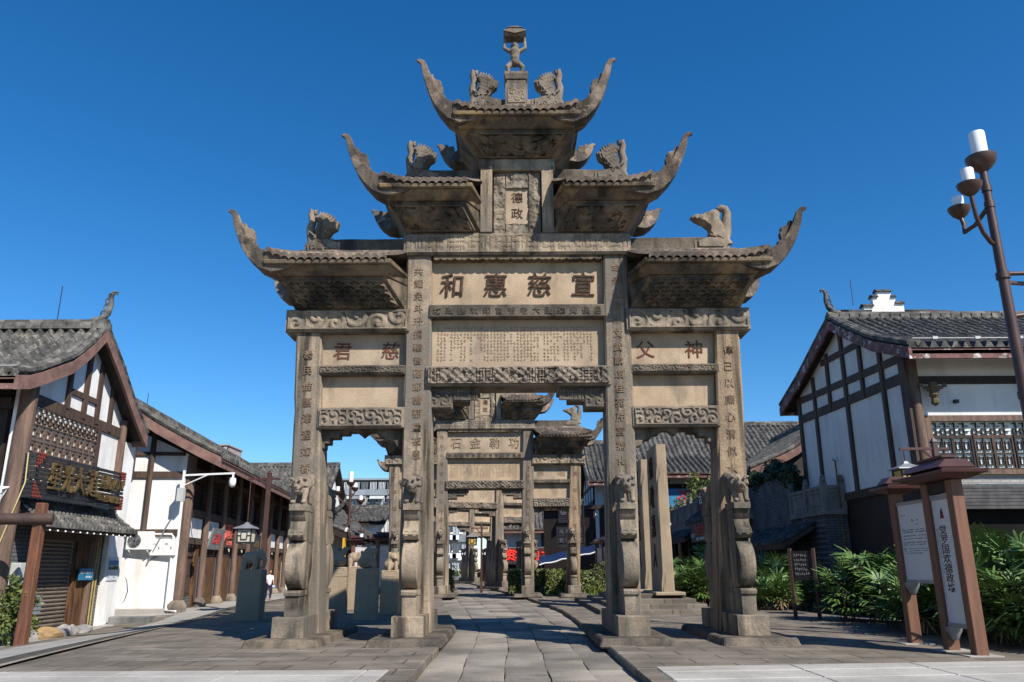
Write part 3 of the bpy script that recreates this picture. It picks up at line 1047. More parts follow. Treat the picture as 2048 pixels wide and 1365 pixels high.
def build_gate(label, loc):
    g = thing('memorial_gate', label, 'stone gate', loc, 0, 'memorial gates spanning the lane')
    P = {}
    for k, s in enumerate((-1, 1)):
        for kind, bot, top, z1 in (('inner', (1.34, 1.83, -.275, .275), (1.46, 1.88, -.25, .25), 6.15), ('outer', (3.0, 3.5, -.275, .275), (3.26, 3.67, -.25, .25), 4.80)):
            f = lambda q: (q[0] * s, q[1] * s, q[2], q[3]) if s > 0 else (-q[1], -q[0], q[2], q[3])
            o = rough_pillar(f(bot), .0, f(top), z1, k * 3 + (kind == 'inner')).build('pillar', STONE_B if (s > 0 and kind == 'outer') else STONE_P, g)
            P[kind, s] = o
            cx = s * (bot[0] + bot[1]) / 2
            for sy in (-1, 1):
                drum(o, sy, cx)
                b = MB()
                y0, y1 = (-1.1, -.22) if sy < 0 else (.22, 1.1)
                rslab(b, cx - .222, cx + .222, y0, y1, .09, .375, k + sy, .012, .12)
                b.build('plinth', STONE, o, smooth=30)
                lion(o, sy, cx, k * 10 + sy + (kind == 'inner') * 3)
            b = MB()
            b.frus((cx - .53, cx + .53, -1.46, 1.46), -.02, (cx - .49, cx + .49, -1.41, 1.41), .1)
            b.build('footing_slab', STONE_D, o, bev=.02)
    # centre bay
    relief_beam(g, 'lintel', -1.93, 1.93, .315, 6.13, 6.53, h_fret(3, .09), STONE, 190, 30, .02, 1)
    b = MB()
    for i in range(12):
        x = -1.42 + i * .2375
        b.prism([(x, 6.128), (x + .235, 6.128), (x + .235, 6.07), (x + .20, 6.055), (x + .15, 6.062), (x + .115, 6.085), (x + .08, 6.062), (x + .035, 6.055), (x, 6.07)], 'y', -.27, .27)
    b.build('scalloped_moulding', STONE_S, g)
    b = MB()
    b.box(-1.5, 1.5, -.10, .10, 5.2, 6.14)
    name_panel = b.build('name_panel', STONE_L, g)
    b = MB()
    rslab(b, -1.47, 1.47, -.285, .285, 5.03, 5.25, 4, .008)
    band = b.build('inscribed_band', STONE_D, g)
    b = MB()
    b.box(-1.5, 1.5, -.10, .10, 4.1, 5.1)
    text_panel = b.build('text_panel', STONE_L, g)
    relief_beam(g, 'carved_beam', -1.5, 1.5, .30, 3.86, 4.19, h_mix(11, 230, .05, .05), STONE_G, 340, 48, .075, 2, mr=STONE_G)
    for s in (-1, 1):
        q = [(.63, 3.862), (.63, 3.75), (.80, 3.75), (.80, 3.62), (1.07, 3.62), (1.07, 3.50), (1.45, 3.50), (1.45, 3.862)]
        b = MB()
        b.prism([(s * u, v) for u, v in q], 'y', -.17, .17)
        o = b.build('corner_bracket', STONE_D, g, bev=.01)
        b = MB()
        x0, x1 = (1.08, 1.43) if s > 0 else (-1.43, -1.08)
        relief(b, (x0, -.176, 3.52), (x1, -.176, 3.52), (x1, -.176, 3.84), (x0, -.176, 3.84), 44, 36, h_scroll(21, .09, 4), .028)
        x0, x1 = (.66, 1.06) if s > 0 else (-1.06, -.66)
        relief(b, (x0, -.176, 3.64), (x1, -.176, 3.64), (x1, -.176, 3.84), (x0, -.176, 3.84), 40, 22, h_fret(5, .06), .022)
        b.build('relief', STONE_D, o, smooth=40)
    # side bays
    WP = {}
    for s in (-1, 1):
        f = lambda a, c: (a, c) if s > 0 else (-c, -a)
        x0, x1 = f(1.80, 3.84)
        relief_beam(g, 'wing_beam', x0, x1, .305, 4.785, 5.17, h_scroll(31 + s, .15, 6), STONE, 150, 40, .04, 6 + s)
        x0, x1 = f(1.70, 3.40)
        b = MB()
        b.box(x0, x1, -.09, .09, 4.15, 4.80)
        WP['name', s] = b.build('wing_name_panel', STONE_L, g)
        b = MB()
        b.box(x0, x1, -.09, .09, 3.45, 4.10)
        b.build('blank_panel', STONE_L, g)
        x0, x1 = f(1.84, 3.27)
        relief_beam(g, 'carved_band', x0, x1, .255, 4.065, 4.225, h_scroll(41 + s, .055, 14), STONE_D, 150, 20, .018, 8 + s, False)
        x0, x1 = f(1.83, 3.22)
        relief_beam(g, 'carved_beam', x0, x1, .285, 3.18, 3.52, h_scroll(51 + s, .085, 9), STONE_G, 150, 44, .04, 9 + s)
        x0, x1 = f(1.80, 3.24)
        q = [(0, -.42), (.06, -.42), (.06, -.30), (.12, -.30), (.12, -.22), (.2, -.22), (.2, -.13), (.35, -.13), (.35, -.07), (.5, -.07), (.5, -.03), (.62, -.03), (.68, -.075), (.72, -.11), (.76, -.075), (.82, -.03), (.94, -.03), (.97, -.09), (1.08, -.11), (1.12, -.17), (1.24, -.19), (1.28, -.27), (1.36, -.30), (1.38, -.42), (1.44, -.42), (1.44, .002), (0, .002)]
        X = (lambda u: x0 + u) if s < 0 else (lambda u: x1 - u)
        b = MB()
        b.prism([(X(u), 3.178 + v) for u, v in q], 'y', -.13, .13)
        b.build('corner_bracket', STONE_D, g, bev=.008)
        x0, x1 = f(1.86, 4.06)
        roof_tier(g, x0, x1, 5.172, 5.60, 5.76, 6.13, 6.28, [s], .30, rel='scale', seed=3 + s, reach=.58, rise=.74, fl=.35, ft=.19)
        x0, x1 = f(1.88, 3.50)
        b = MB()
        rslab(b, x0, x1, -.10, .10, 6.25, 6.52, 12 + s, .02)
        b.build('ridge_beam', STONE_D, g)
        beast('ridge_beast', g, s * 3.66, 6.27, -s, 1.2, 1.28, STONE_G if s < 0 else STONE, weathered=s > 0)
        x0, x1 = f(.60, 2.26)
        roof_tier(g, x0, x1, 6.532, 6.93, 7.10, 7.45, 7.60, [s], .26, rel='figures', seed=6 + s, reach=.62, rise=.77, fl=.38, ft=.10)
        x0, x1 = f(.62, 1.80)
        b = MB()
        rslab(b, x0, x1, -.10, .10, 7.57, 7.84, 14 + s, .02)
        b.build('ridge_beam', STONE_D, g)
        beast('ridge_beast', g, s * 1.96, 7.58, -s, 1.15, 1.33)
    # tower with the plaque
    b = MB()
    b.box(-.42, .42, -.20, .20, 6.52, 7.72)
    tw = b.build('tower', STONE, g)
    for s in (-1, 1):
        b = MB()
        rslab(b, *((-.63, -.43) if s < 0 else (.43, .63)), -.34, .34, 6.525, 7.79, 20 + s, .012, .1)
        b.build('tower_jamb', STONE_P, g)
    b = MB()
    rslab(b, -.66, .66, -.34, .34, 7.70, 7.93, 22, .01)
    b.build('tower_lintel', STONE, g)
    b = MB()
    for q in ((-.41, -.20, 6.53, 7.69), (.20, .41, 6.53, 7.69), (-.20, .20, 7.38, 7.69), (-.20, .20, 6.53, 6.72)):
        relief(b, (q[0], -.21, q[2]), (q[1], -.21, q[2]), (q[1], -.21, q[3]), (q[0], -.21, q[3]), max(12, int((q[1] - q[0]) * 130)), max(12, int((q[3] - q[2]) * 130)), h_rough(61 + int(q[0] * 9)), .12)
    b.build('plaque_frame', STONE, tw, smooth=40)
    b = MB()
    b.box(-.20, .20, -.245, -.19, 6.72, 7.38)
    pl = b.build('plaque', STONE_L, tw)
    roof_tier(g, -1.06, 1.06, 7.925, 8.28, 8.45, 8.86, 9.08, [-1, 1], rel='figures', seed=9, reach=.60, rise=.85, fl=.43, ft=.08)
    b = MB()
    rslab(b, -.62, .62, -.10, .10, 9.06, 9.27, 25, .012)
    b.build('ridge_beam', STONE_G, g)
    for s in (-1, 1):
        beast('ridge_beast', g, s * .84, 9.07, -s, 1.12, 1.31)
    b = MB()
    b.box(-.205, .205, -.19, .19, 9.07, 9.53)
    b.frus((-.205, .205, -.19, .19), 9.531, (-.175, .175, -.16, .16), 9.58)
    b.box(-.175, .175, -.16, .16, 9.581, 9.64)
    b.frus((-.19, .19, -.18, .18), 9.641, (-.22, .22, -.21, .21), 9.72)
    b.box(-.22, .22, -.21, .21, 9.721, 9.79)
    pd = b.build('pedestal', STONE_G, g, bev=.008)
    b = MB()
    relief(b, (-.165, -.194, 9.13), (.165, -.194, 9.13), (.165, -.194, 9.46), (-.165, -.194, 9.46), 40, 40, h_scroll(71, .075, 5), .014)
    b.build('relief', STONE_G, pd, smooth=40)
    statue(g)
    return g

g1 = build_gate('tall weathered sandstone memorial gate nearest the camera, its four name-panel letters readable', (.1, 12.775, 0))
# copies first, then each gate's own writing
g2 = dup(g1, (-1.06, 30.6, .03), 0, 'second sandstone gate, seen through the middle opening of the nearest gate')
g3 = dup(g1, (-2.25, 40.6, .02), R(25), 'third gate turned to the right, its one pillar standing inside the second gate opening')
g4 = dup(g1, (-4.45, 57.5, .0), R(33), 'farthest sandstone gate, small behind the lamp post at the end of the lane')
for gg in (g2, g3, g4):   # the farther gates lack the figure with the box
    for c in list(kids(gg)):
        if c.name.split('.')[0] == 'carved_figure':
            for d in kids(c):
                bpy.data.objects.remove(d)
            bpy.data.objects.remove(c)

def find(g, n, xs=None):
    return [c for c in kids(g) if c.name.split('.')[0] == n]

def gate_text(g, panel, bandtxt, wings, plaque, inner, outer, ink, jit=.05):
    lettering(row(panel, -1.12, 1.12, 5.64, .45, .95), frame((0, -.112, 0), 'front'), .03, ink, find(g, 'name_panel')[0], jit=jit)
    lettering(row(bandtxt, -1.34, 1.34, 5.14, .135), frame((0, -.294, 0), 'front'), .012, INK_B, find(g, 'inscribed_band')[0])
    b = MB()
    scribble(b, -1.36, 1.30, 4.27, 4.92, .042, frame((0, -.102, 0), 'front'), .003, 1.32)
    b.build('small_lettering', INK_F, find(g, 'text_panel')[0])
    for i, p in enumerate(find(g, 'wing_name_panel')):
        s = (-1, 1)[i]
        c = s * 2.52
        lettering(row(wings[i], c - .40, c + .40, 4.50, .32), frame((0, -.094, 0), 'front'), .015, INK_R if ink is INK else ink, p, jit=jit)
    lettering(column(plaque, 0, 7.21, 6.91, .21), frame((0, -.249, 0), 'front'), .012, INK, find(g, 'plaque')[0] if find(g, 'plaque') else [k for k in kids(find(g, 'tower')[0]) if k.name.startswith('plaque') and 'frame' not in k.name][0])
    pil = find(g, 'pillar')      # order: inner left, outer left, inner right, outer right
    tilt = lambda xb, xt, z1: (lambda z: xb + (xt - xb) * z / z1)
    for o, txt, s, xb, xt, z1, za, zb, sz in ((pil[0], inner[0], -1, 1.585, 1.67, 6.15, 5.85, 2.75, .155), (pil[2], inner[1], 1, 1.585, 1.67, 6.15, 5.9, 2.65, .155), (pil[1], outer[0], -1, 3.25, 3.465, 4.8, 4.4, 2.55, .165), (pil[3], outer[1], 1, 3.25, 3.465, 4.8, 4.45, 2.5, .165)):
        n = len(txt)
        it = []
        for i, c in enumerate(txt):
            z = za + (zb - za) * i / (n - 1)
            it.append((c, s * (xb + (xt - xb) * z / z1), z, sz))
        M = frame((0, -.275 - .004, 0), 'front')
        M[1][1] = .025 / z1      # follow the pillar's batter
        lettering(it, M, .022, INK_C if ink is INK else ink, o, 'inscription', jit=.06)

gate_text(g1, '和惠慈宣', '坊政德欢印官爷老大國羅覺侯邑', ('君慈', '父神'), '德政', ('共耀免斗升捐輸普德節檐蔀屋被恩', '命俸注膠庠文武歡頌桂苑芹宮霑化'), ('養民惟惠澤渥如春', '律己以廉心清似水'), INK)
gate_text(g2, '石金勒功', '坊政德清海官印爷老大李侯邑', ('恩德', '恩瑞'), '德政', ('天水化雨春風民歌來暮', '琴鶴隨身清風兩袖惠及百姓'), ('仁聲遠播', '德澤長流'), INK_F)
for gg, w in ((g3, '政善'), (g4, '民愛')):
    b = MB()
    M = frame((0, -.102, 0), 'front')
    scribble(b, -1.36, 1.30, 4.27, 4.92, .05, M, .003, 1.5)
    scribble(b, -3.1, -1.95, 3.58, 4.02, .05, M, .003, 1.5)
    scribble(b, 1.95, 3.1, 3.58, 4.02, .05, M, .003, 1.5)
    b.build('small_lettering', INK_F, gg)
# ---------------------------------------------------------------- timber-framed houses
def resample(prof, step):
    p = np.array(prof, float)
    d = np.concatenate([[0], np.cumsum(np.hypot(*np.diff(p, axis=0).T))])
    n = max(2, int(d[-1] / step))
    t = np.linspace(0, d[-1], n + 1)
    return np.stack([np.interp(t, d, p[:, 0]), np.interp(t, d, p[:, 1])], 1)

def tiles(b, u0, u1, prof, M, pitch=.22, step=.3, roll=.115, spr=8, lip=.02):
    """rows of grey tile: rolls running down the slope, courses stepping over one another; prof goes eave to ridge"""
    q = resample(prof, step)
    n = len(q) - 1
    rows = []
    for i in range(n):
        d = q[i + 1] - q[i]
        nrm = np.array([-d[1], d[0]]) / np.hypot(*d)
        if nrm[1] < 0:
            nrm = -nrm
        rows += [q[i] + nrm * lip, q[i] + d * .985]
    rows = np.array(rows)
    nc = max(2, int((u1 - u0) / pitch)) * spr + 1
    us = np.linspace(u0, u1, nc)
    ph = (np.arange(nc) / spr) % 1
    h = np.where(ph < .62, roll * np.sin(np.clip(ph / .62, 0, 1) * math.pi) ** .7, -.06 * np.sin((ph - .62) / .38 * math.pi))
    P = np.zeros((len(rows), nc, 3))
    P[:, :, 0] = us[None, :]
    P[:, :, 1] = rows[:, 0][:, None]
    P[:, :, 2] = rows[:, 1][:, None] + h[None, :]
    b.grid(P, M)
    E0 = P[:1].copy()
    E0[:, :, 2] = rows[0, 1] - .06
    b.grid(np.concatenate([E0, P[:1]]), M)

def under(b, u0, u1, prof, th, M, drop=.1):
    """boarded underside and thickness of a roof slope"""
    for (a, za), (c, zc) in zip(prof[:-1], prof[1:]):
        b.loft([[(u, a, za - drop), (u, c, zc - drop), (u, c, zc - drop - th), (u, a, za - drop - th)] for u in (u0, u1)], True, M)

def ridge_finial(parent, M, u, v, z, s=1, sc=1.0):
    """curling pierced ornament at the end of a ridge"""
    b = MB(M)
    pts = [(.35, 0), (.1, .05), (-.05, .2), (-.12, .42), (-.1, .62), (-.17, .75), (-.27, .73), (-.25, .66)]
    b.tube([(u + p[0] * sc * .8, v, z + p[1] * sc) for p in pts], [.10 * sc, .09 * sc, .075 * sc, .06 * sc, .05 * sc, .04 * sc, .03 * sc, .02 * sc], 7)
    for k, (pu, pz, r) in enumerate(((.06, .2, .09), (.0, .37, .075), (-.01, .52, .065), (-.07, .66, .05))):
        b.tube([(u + (pu + r * (1 - t / 8) * math.cos(t)) * sc * .8, v, z + (pz + r * (1 - t / 8) * math.sin(t)) * sc) for t in np.linspace(-2.5, 3.2, 12)], .022 * sc, 5)
    b.build('ridge_finial', RIDGE, parent, smooth=60)

def house_roof(root, M, u0, u1, near, far, zr, barge_m, tile_m=TILE, pitch=.22, step=.3, finial=True, barges=True, gut=False):
    """near/far: profiles eave -> ridge"""
    rf = None
    b = MB()
    for pr in (near, far):
        tiles(b, u0, u1, pr, M, pitch, step)
    rf = b.build('roof', tile_m, root, smooth=50)
    b = MB()
    for pr in (near, far):
        under(b, u0 + .06, u1, pr, .09, M)
    b.build('roof_boards', TIMBER_D, rf)
    rv, rz = near[-1]
    b = MB(M)
    b.frus((u0 - .02, u1, rv - .17, rv + .17), rz - .02, (u0 - .02, u1, rv - .13, rv + .13), rz + .16)
    b.tube([(u0, rv, rz + .17), (u1, rv, rz + .17)], .085, 8)
    for k in range(int((u1 - u0) / .3)):
        b.box(u0 + k * .3, u0 + k * .3 + .01, rv - .176, rv + .176, rz, rz + .15)
    b.build('ridge', RIDGE, rf)
    # verge: a raised roll of tiles along the gable edge
    b = MB(M)
    for pr in (near, far):
        p = [(u0 + .05, v, z + .09) for v, z in resample(pr, .35)]
        b.tube(p, .085, 7)
        b.tube([(q[0] + .2, q[1], q[2] - .01) for q in p], .07, 7)
    b.build('verge_tiles', RIDGE, rf, smooth=50)
    if barges:
        for pr in (near, far):
            b = MB(M)
            q = resample(pr, .4)
            b.loft([[(u0 - .02, v, z - .02), (u0 + .05, v, z - .02), (u0 + .05, v, z - .31), (u0 - .02, v, z - .31)] for v, z in q])
            b.build('barge_board', barge_m, rf)
        for pr in (near, far):
            v, z = pr[0]
            sg = 1 if v < rv else -1
            b = MB(M)
            b.box(u0 + .052, u1, v + sg * .0, v + sg * .05, z - .30, z - .075)
            b.build('eave_board', barge_m, rf)
    if finial:
        ridge_finial(rf, M, u0 + .1, rv, rz + .2)
    if gut:   # white conduit and clips along the near slope
        v, z = near[0]
        v2 = v + .75
        z2 = np.interp(v2, [p[0] for p in near], [p[1] for p in near])
        b = MB(M)
        b.tube([(u0 + .5, v2, z2 + .13), (u1, v2, z2 + .13)], .012, 6)
        for k in range(int((u1 - u0) / 1.05)):
            b.box(u0 + 1.0 + k * 1.05, u0 + 1.13 + k * 1.05, v2 - .03, v2 + .06, z2 + .10, z2 + .17)
        b.build('roof_conduit', METER, rf)
    return rf

def lattice(b, u0, u1, z0, z1, kind, M, d=.03, t=.022):
    """window fretwork in the plane of the gable/front; M maps (u, depth, z)"""
    bar = lambda a, c, e, f: b.box(a, c, -d, 0, e, f, M)
    if kind == 'grid':
        n, m = max(2, round((u1 - u0) / .11)), max(2, round((z1 - z0) / .13))
        for i in range(1, n):
            x = u0 + (u1 - u0) * i / n
            bar(x - t / 2, x + t / 2, z0, z1)
        for j in range(1, m):
            z = z0 + (z1 - z0) * j / m
            b.box(u0, u1, -d - .003, -.003, z - t / 2, z + t / 2, M)
    elif kind == 'key':
        n = max(2, round((u1 - u0) / .2))
        w = (u1 - u0) / n
        h = z1 - z0
        for i in range(n):
            x = u0 + i * w
            bar(x + w * .45, x + w * .45 + t, z0, z1)
            for j, (a, c) in enumerate(((0, .5), (.45, 1), (0, .5), (.45, 1), (0, .5))):
                z = z0 + h * (j + .5) / 5
                b.box(x + a * w, x + c * w, -d - .003, -.003, z - t / 2, z + t / 2, M)
            bar(x, x + t, z0 + h * .1, z0 + h * .5)
    else:          # squares in frames
        n, m = max(1, round((u1 - u0) / .27)), max(1, round((z1 - z0) / .3))
        w, h = (u1 - u0) / n, (z1 - z0) / m
        for i in range(n):
            for j in range(m):
                x, z = u0 + i * w, z0 + j * h
                bar(x - t, x + t, z, z + h)
                b.box(x, x + w, -d - .003, -.003, z - t, z + t, M)
                for f in (.25, .75):
                    bar(x + w * f - t / 2, x + w * f + t / 2, z + h * .2, z + h * .8)
                    b.box(x + w * .2, x + w * .8, -d - .003, -.003, z + h * f - t / 2, z + h * f + t / 2, M)
                b.box(x, x + w * .25, -d - .002, -.002, z + h * .5 - t / 2, z + h * .5 + t / 2, M)
                b.box(x + w * .75, x + w, -d - .002, -.002, z + h * .5 - t / 2, z + h * .5 + t / 2, M)

def timber(root, M, posts, beams, m, tk=.05, rnd=False):
    """posts (v0,z0,v1,z1,width), beams likewise, set proud of the gable wall at u = 0"""
    for v0, z0, v1, z1, w in posts:
        b = MB(M)
        if rnd:
            b.tube([(-.03, v0, z0), (-.03, v1, z1)], w / 2, 10)
        else:
            b.loft([[(-tk, v0 - w / 2, z0), (.05, v0 - w / 2, z0), (.05, v0 + w / 2, z0), (-tk, v0 + w / 2, z0)], [(-tk, v1 - w / 2, z1), (.05, v1 - w / 2, z1), (.05, v1 + w / 2, z1), (-tk, v1 + w / 2, z1)]])
        b.build('timber_post', m, root, smooth=40 if rnd else 0)
    for v0, z0, v1, z1, h in beams:
        b = MB(M)
        k = tk - .02
        b.loft([[(-k, v0, z0 - h / 2), (.05, v0, z0 - h / 2), (.05, v0, z0 + h / 2), (-k, v0, z0 + h / 2)], [(-k, v1, z1 - h / 2), (.05, v1, z1 - h / 2), (.05, v1, z1 + h / 2), (-k, v1, z1 + h / 2)]])
        b.build('timber_beam', m, root)

# ---- right-hand house: half-timbered gable towards the lane
rx, ry, rzb = 9.7, 22.4, 0
RH = thing('timber_house', 'large half-timbered house with peeling red fascia on the right, behind the notice boards', 'house', (rx, ry, rzb))
M = Matrix.Translation((0, -ry, -rzb))
near = [(18.0, 6.02), (18.3, 6.13), (19.9, 6.72), (21.4, 7.50), (22.4, 8.05)]
far = [(27.3, 6.38), (25.3, 6.98), (23.7, 7.58), (22.4, 8.05)]
house_roof(RH, M, -.32, 13, near, far, 8.05, BARGE_P, TILE_D, .26, .32, gut=True)
b = MB(M)
wallp = [(18.95, 3.05), (26.3, 3.05), (26.3, 6.55), (25.3, 6.83), (23.7, 7.43), (22.4, 7.88), (21.4, 7.34), (19.9, 6.56), (18.95, 6.2)]
b.prism(wallp, 'x', 0, .2)
b.build('gable_wall', PLASTER_G, RH)
b = MB(M)
b.box(.02, .22, 18.97, 26.28, -.6, 3.048)
b.build('lower_wall', TIMBER_D, RH)
timber(RH, M, [(19.02, 2.9, 19.02, 6.2, .30), (20.15, 2.95, 20.12, 6.62, .17), (22.45, 2.95, 22.39, 7.7, .18), (21.3, 5.45, 21.26, 7.1, .17), (23.62, 5.55, 23.55, 7.3, .17), (24.88, 2.95, 24.8, 6.85, .17), (26.25, 2.95, 26.2, 6.5, .2)],
       [(26.3, 5.74, 18.98, 5.50, .26), (26.15, 6.36, 19.05, 6.0, .2), (24.0, 7.12, 21.1, 6.99, .18), (26.3, 2.95, 18.95, 2.95, .22)], TIMBER, .07)
# its front, facing the camera
F = M @ Matrix.Translation((0, 18.95, 0))     # (u, depth, z)
b = MB(F)
b.box(.201, 12.9, .0, .2, 4.50, 6.2)
b.build('front_wall', PLASTER_G, RH)
b = MB(F)
b.box(.202, 12.9, .03, .2, 2.88, 3.10)
b.build('brick_strip', bricks('pale_brick', (.42, .40, .38), (.36, .34, .32), (.6, .6, .6), .22, .065), RH)
b = MB(F)
for k in range(7):
    b.box(.202, 12.9, -.04 - .004 * (k % 2), .18, 2.30 + k * .08, 2.37 + k * .08)
b.build('slatted_boarding', mat('grey_slats', (.10, .095, .095), (.06, .055, .055), 4, .7, .3, fine=.3), RH)
b = MB(F)
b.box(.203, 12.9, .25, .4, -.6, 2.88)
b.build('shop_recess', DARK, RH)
b = MB(F)
b.tube([(.13, -.03, -.3), (.13, -.03, 5.9)], .135, 14)
b.build('corner_column', TIMBER_P, RH, smooth=50)
b = MB(F)
b.box(.2, 12.9, -.04, .06, 5.30, 5.50)
b.build('eave_beam', TIMBER_D, RH)
b = MB(F)
b.box(.27, 12.9, -.06, .08, 4.38, 4.52)
b.box(.27, .41, -.058, .08, 3.2, 4.378)
b.box(.27, 12.9, -.062, .08, 3.10, 3.22)
b.build('window_frame', TIMBER_P, RH)
b = MB(F)
b.box(.41, 12.9, .085, .11, 3.22, 4.38)
pn = b.build('window_pane', PAPER, RH)
for k in range(6):
    x0 = .42 + k * .98
    b = MB()
    lattice(b, x0 + .03, x0 + .93, 4.05, 4.36, 'key', F @ Matrix.Translation((0, .08, 0)), .04, .018)
    for q in range(2):
        a = x0 + .02 + q * .47
        lattice(b, a + .03, a + .44, 3.25, 3.98, 'squares', F @ Matrix.Translation((0, .08, 0)), .04, .014)
        b.box(a, a + .03, .03, .10, 3.22, 4.02, F)
        b.box(a + .44, a + .47, .031, .10, 3.22, 4.02, F)
        b.box(a, a + .47, .029, .10, 3.975, 4.05, F)
    b.build('lattice_window', TIMBER_D if k != 1 else TIMBER, RH)
for u in (.48, 3.1):
    b = MB(F)
    b.lathe([(.03, 4.72), (.1, 4.78), (.075, 4.9), (.12, 4.98), (.085, 5.1), (.12, 5.2), (.09, 5.3)], 8, (u, -.25, 0))
    for s in (-1, 1):
        for k in range(3):
            b.box(u + s * (.1 + k * .09) - .045, u + s * (.1 + k * .09) + .045, -.28, -.22, 5.08 + .05 * k, 5.16 + .05 * k)
    b.build('hanging_bracket', mat('bracket_gold_brown', (.16, .12, .06), (.09, .065, .035), 6), RH)
for u in (1.05, 2.75):
    b = MB(F)
    b.box(u, u + .09, -.12, .0, 4.82, 4.90)
    b.build('floodlight', BLACK, RH)

# annex of grey brick with a stone balustrade
AN = thing('brick_annex', 'grey brick annex with carved stone balcony against the gable of the right-hand house', 'building', (9.05, 25, -.3))
Ma = Matrix.Translation((-9.05, -25, .3))
b = MB(Ma)
b.box(9.05, 9.69, 23.4, 26.2, -.7, 2.45)
b.build('brick_wall', BRICK_X, AN)
b = MB(Ma)
b.box(8.98, 9.69, 23.32, 26.25, 2.452, 2.62)
b.build('floor_slab', BALU, AN, bev=.02)
def balustrade(root, Mx, pts, z0, z1, m=BALU):
    """posts and carved panels along a line"""
    for (x0, y0), (x1, y1) in zip(pts[:-1], pts[1:]):
        d = Vector((x1 - x0, y1 - y0, 0))
        L = d.length
        d.normalize()
        n = Vector((d.y, -d.x, 0))
        k = Matrix((d, -n, (0, 0, 1))).transposed().to_4x4()
        k.translation = (x0, y0, 0)
        K = Mx @ k
        b = MB(K)
        b.box(.09, L - .09, -.05, .05, z0, z1 - .1)
        b.box(.085, L - .085, -.08, .08, z1 - .1, z1)
        for sy in (-1, 1):
            for a, c, e, f in ((.16, L - .16, z0 + .1, z0 + .14), (.16, L - .16, z1 - .22, z1 - .18), (.16, .2, z0 + .141, z1 - .221), (L - .2, L - .16, z0 + .141, z1 - .221)):
                b.box(a, c, sy * .062 - .012, sy * .062 + .012, e, f)
        b.build('balustrade_panel', m, root, bev=.01)
    for x, y in pts:
        b = MB(Mx)
        b.box(x - .085, x + .085, y - .085, y + .085, z0 - .02, z1 + .1)
        b.lathe([(.05, 0), (.09, .03), (.09, .1), (.05, .13), (.075, .16), (.02, .22)], 10, (x, y, z1 + .1))
        b.build('balustrade_post', m, root, bev=.01)
balustrade(AN, Ma, [(9.62, 23.42), (9.08, 23.42), (9.08, 24.8), (9.08, 26.15)], 2.62, 3.3)
b = MB(Ma)
b.tube([(9.5, 23.36, -.3), (9.5, 23.36, 4.0), (9.65, 23.9, 4.1)], .025, 6)
b.build('drain_pipe', mat('rusty_pipe', (.28, .13, .05), (.18, .08, .035), 8), AN)
tk = MB()
tk.lathe([(.02, 0), (.33, .02), (.35, .1), (.35, .5), (.33, .56), (.1, .62), (.1, .66)], 18)
o = tk.build('water_tank', BLUE, smooth=40)
o.location = (9.36, 25.1, 2.325)
o.rotation_euler = (0, 0, .3)
tag(o, 'blue plastic water tank standing behind the balcony balustrade', 'water tank')
# low awning roof beside the annex
AW = thing('awning_roof', 'dark tiled awning roof over a dim shop door beside the brick annex', 'awning', (8.9, 26.6, -.3))
Mw = Matrix.Translation((-8.9, -26.6, .3)) @ Matrix(((0, 1, 0, 0), (1, 0, 0, 0), (0, 0, 1, 0), (0, 0, 0, 1)))   # (u->y, v->x)
b = MB()
tiles(b, 24.2, 30.2, [(8.0, 1.72), (8.5, 1.95), (9.4, 2.5)], Mw, .2, .28, .06)
b.build('tiles', TILE_D, AW, smooth=50)
b = MB(Mw)
b.loft([[(u, 8.02, 1.70), (u, 9.4, 2.42), (u, 9.4, 2.34), (u, 8.02, 1.52)] for u in (24.2, 30.2)])
b.build('boards', TIMBER, AW)
for u in (24.4, 29.9):
    b = MB(Mw)
    b.tube([(u, 8.25, -.4), (u, 8.25, 1.62)], .07, 8)
    b.build('post', TIMBER, AW)

# long low shop block with a roof terrace, right side
TB = thing('terrace_shops', 'long low shop block with a carved parapet terrace, right of the standing stone slabs', 'shop building', (9.3, 33, -.2))
Mt = Matrix.Translation((-9.3, -33, .2))
b = MB(Mt)
b.box(9.05, 9.68, 26.3, 43, -.7, 3.9)
b.build('brick_wall', BRICK_Y, TB)
b = MB(Mt)
b.box(8.4, 9.04, 30.3, 43, 2.75, 3.08)
b.build('floor_slab', BALU, TB)
balustrade(TB, Mt, [(8.45, y) for y in np.arange(30.4, 42.9, 1.55)], 3.08, 3.9)
for k in range(7):
    b = MB(Mt)
    b.box(8.92, 9.045, 30.8 + k * 1.75, 32.2 + k * 1.75, -.3, 2.5)
    b.build('shop_door', DARK, TB)
for k in range(8):
    b = MB(Mt)
    b.tube([(8.5, 30.5 + k * 1.75, -.4), (8.5, 30.5 + k * 1.75, 2.74)], .09, 8)
    b.build('post', TIMBER, TB)
for y0, y1, zt in ((30.6, 36.6, 3.3), (36.8, 42.4, 2.65)):
    Mz = Mt @ Matrix(((0, 1, 0, 0), (1, 0, 0, 0), (0, 0, 1, 0), (0, 0, 0, 1)))
    b = MB()
    tiles(b, y0, y1, [(7.75, zt - .38), (8.4, zt + .1)], Mz, .2, .28, .06)
    b.build('awning_tiles', TILE_D, TB, smooth=50)
    b = MB(Mt)
    b.loft([[(7.77, y, zt - .42), (8.4, y, zt + .02), (8.4, y, zt - .1), (7.77, y, zt - .55)] for y in (y0, y1)])
    b.build('awning_board', TIMBER, TB)

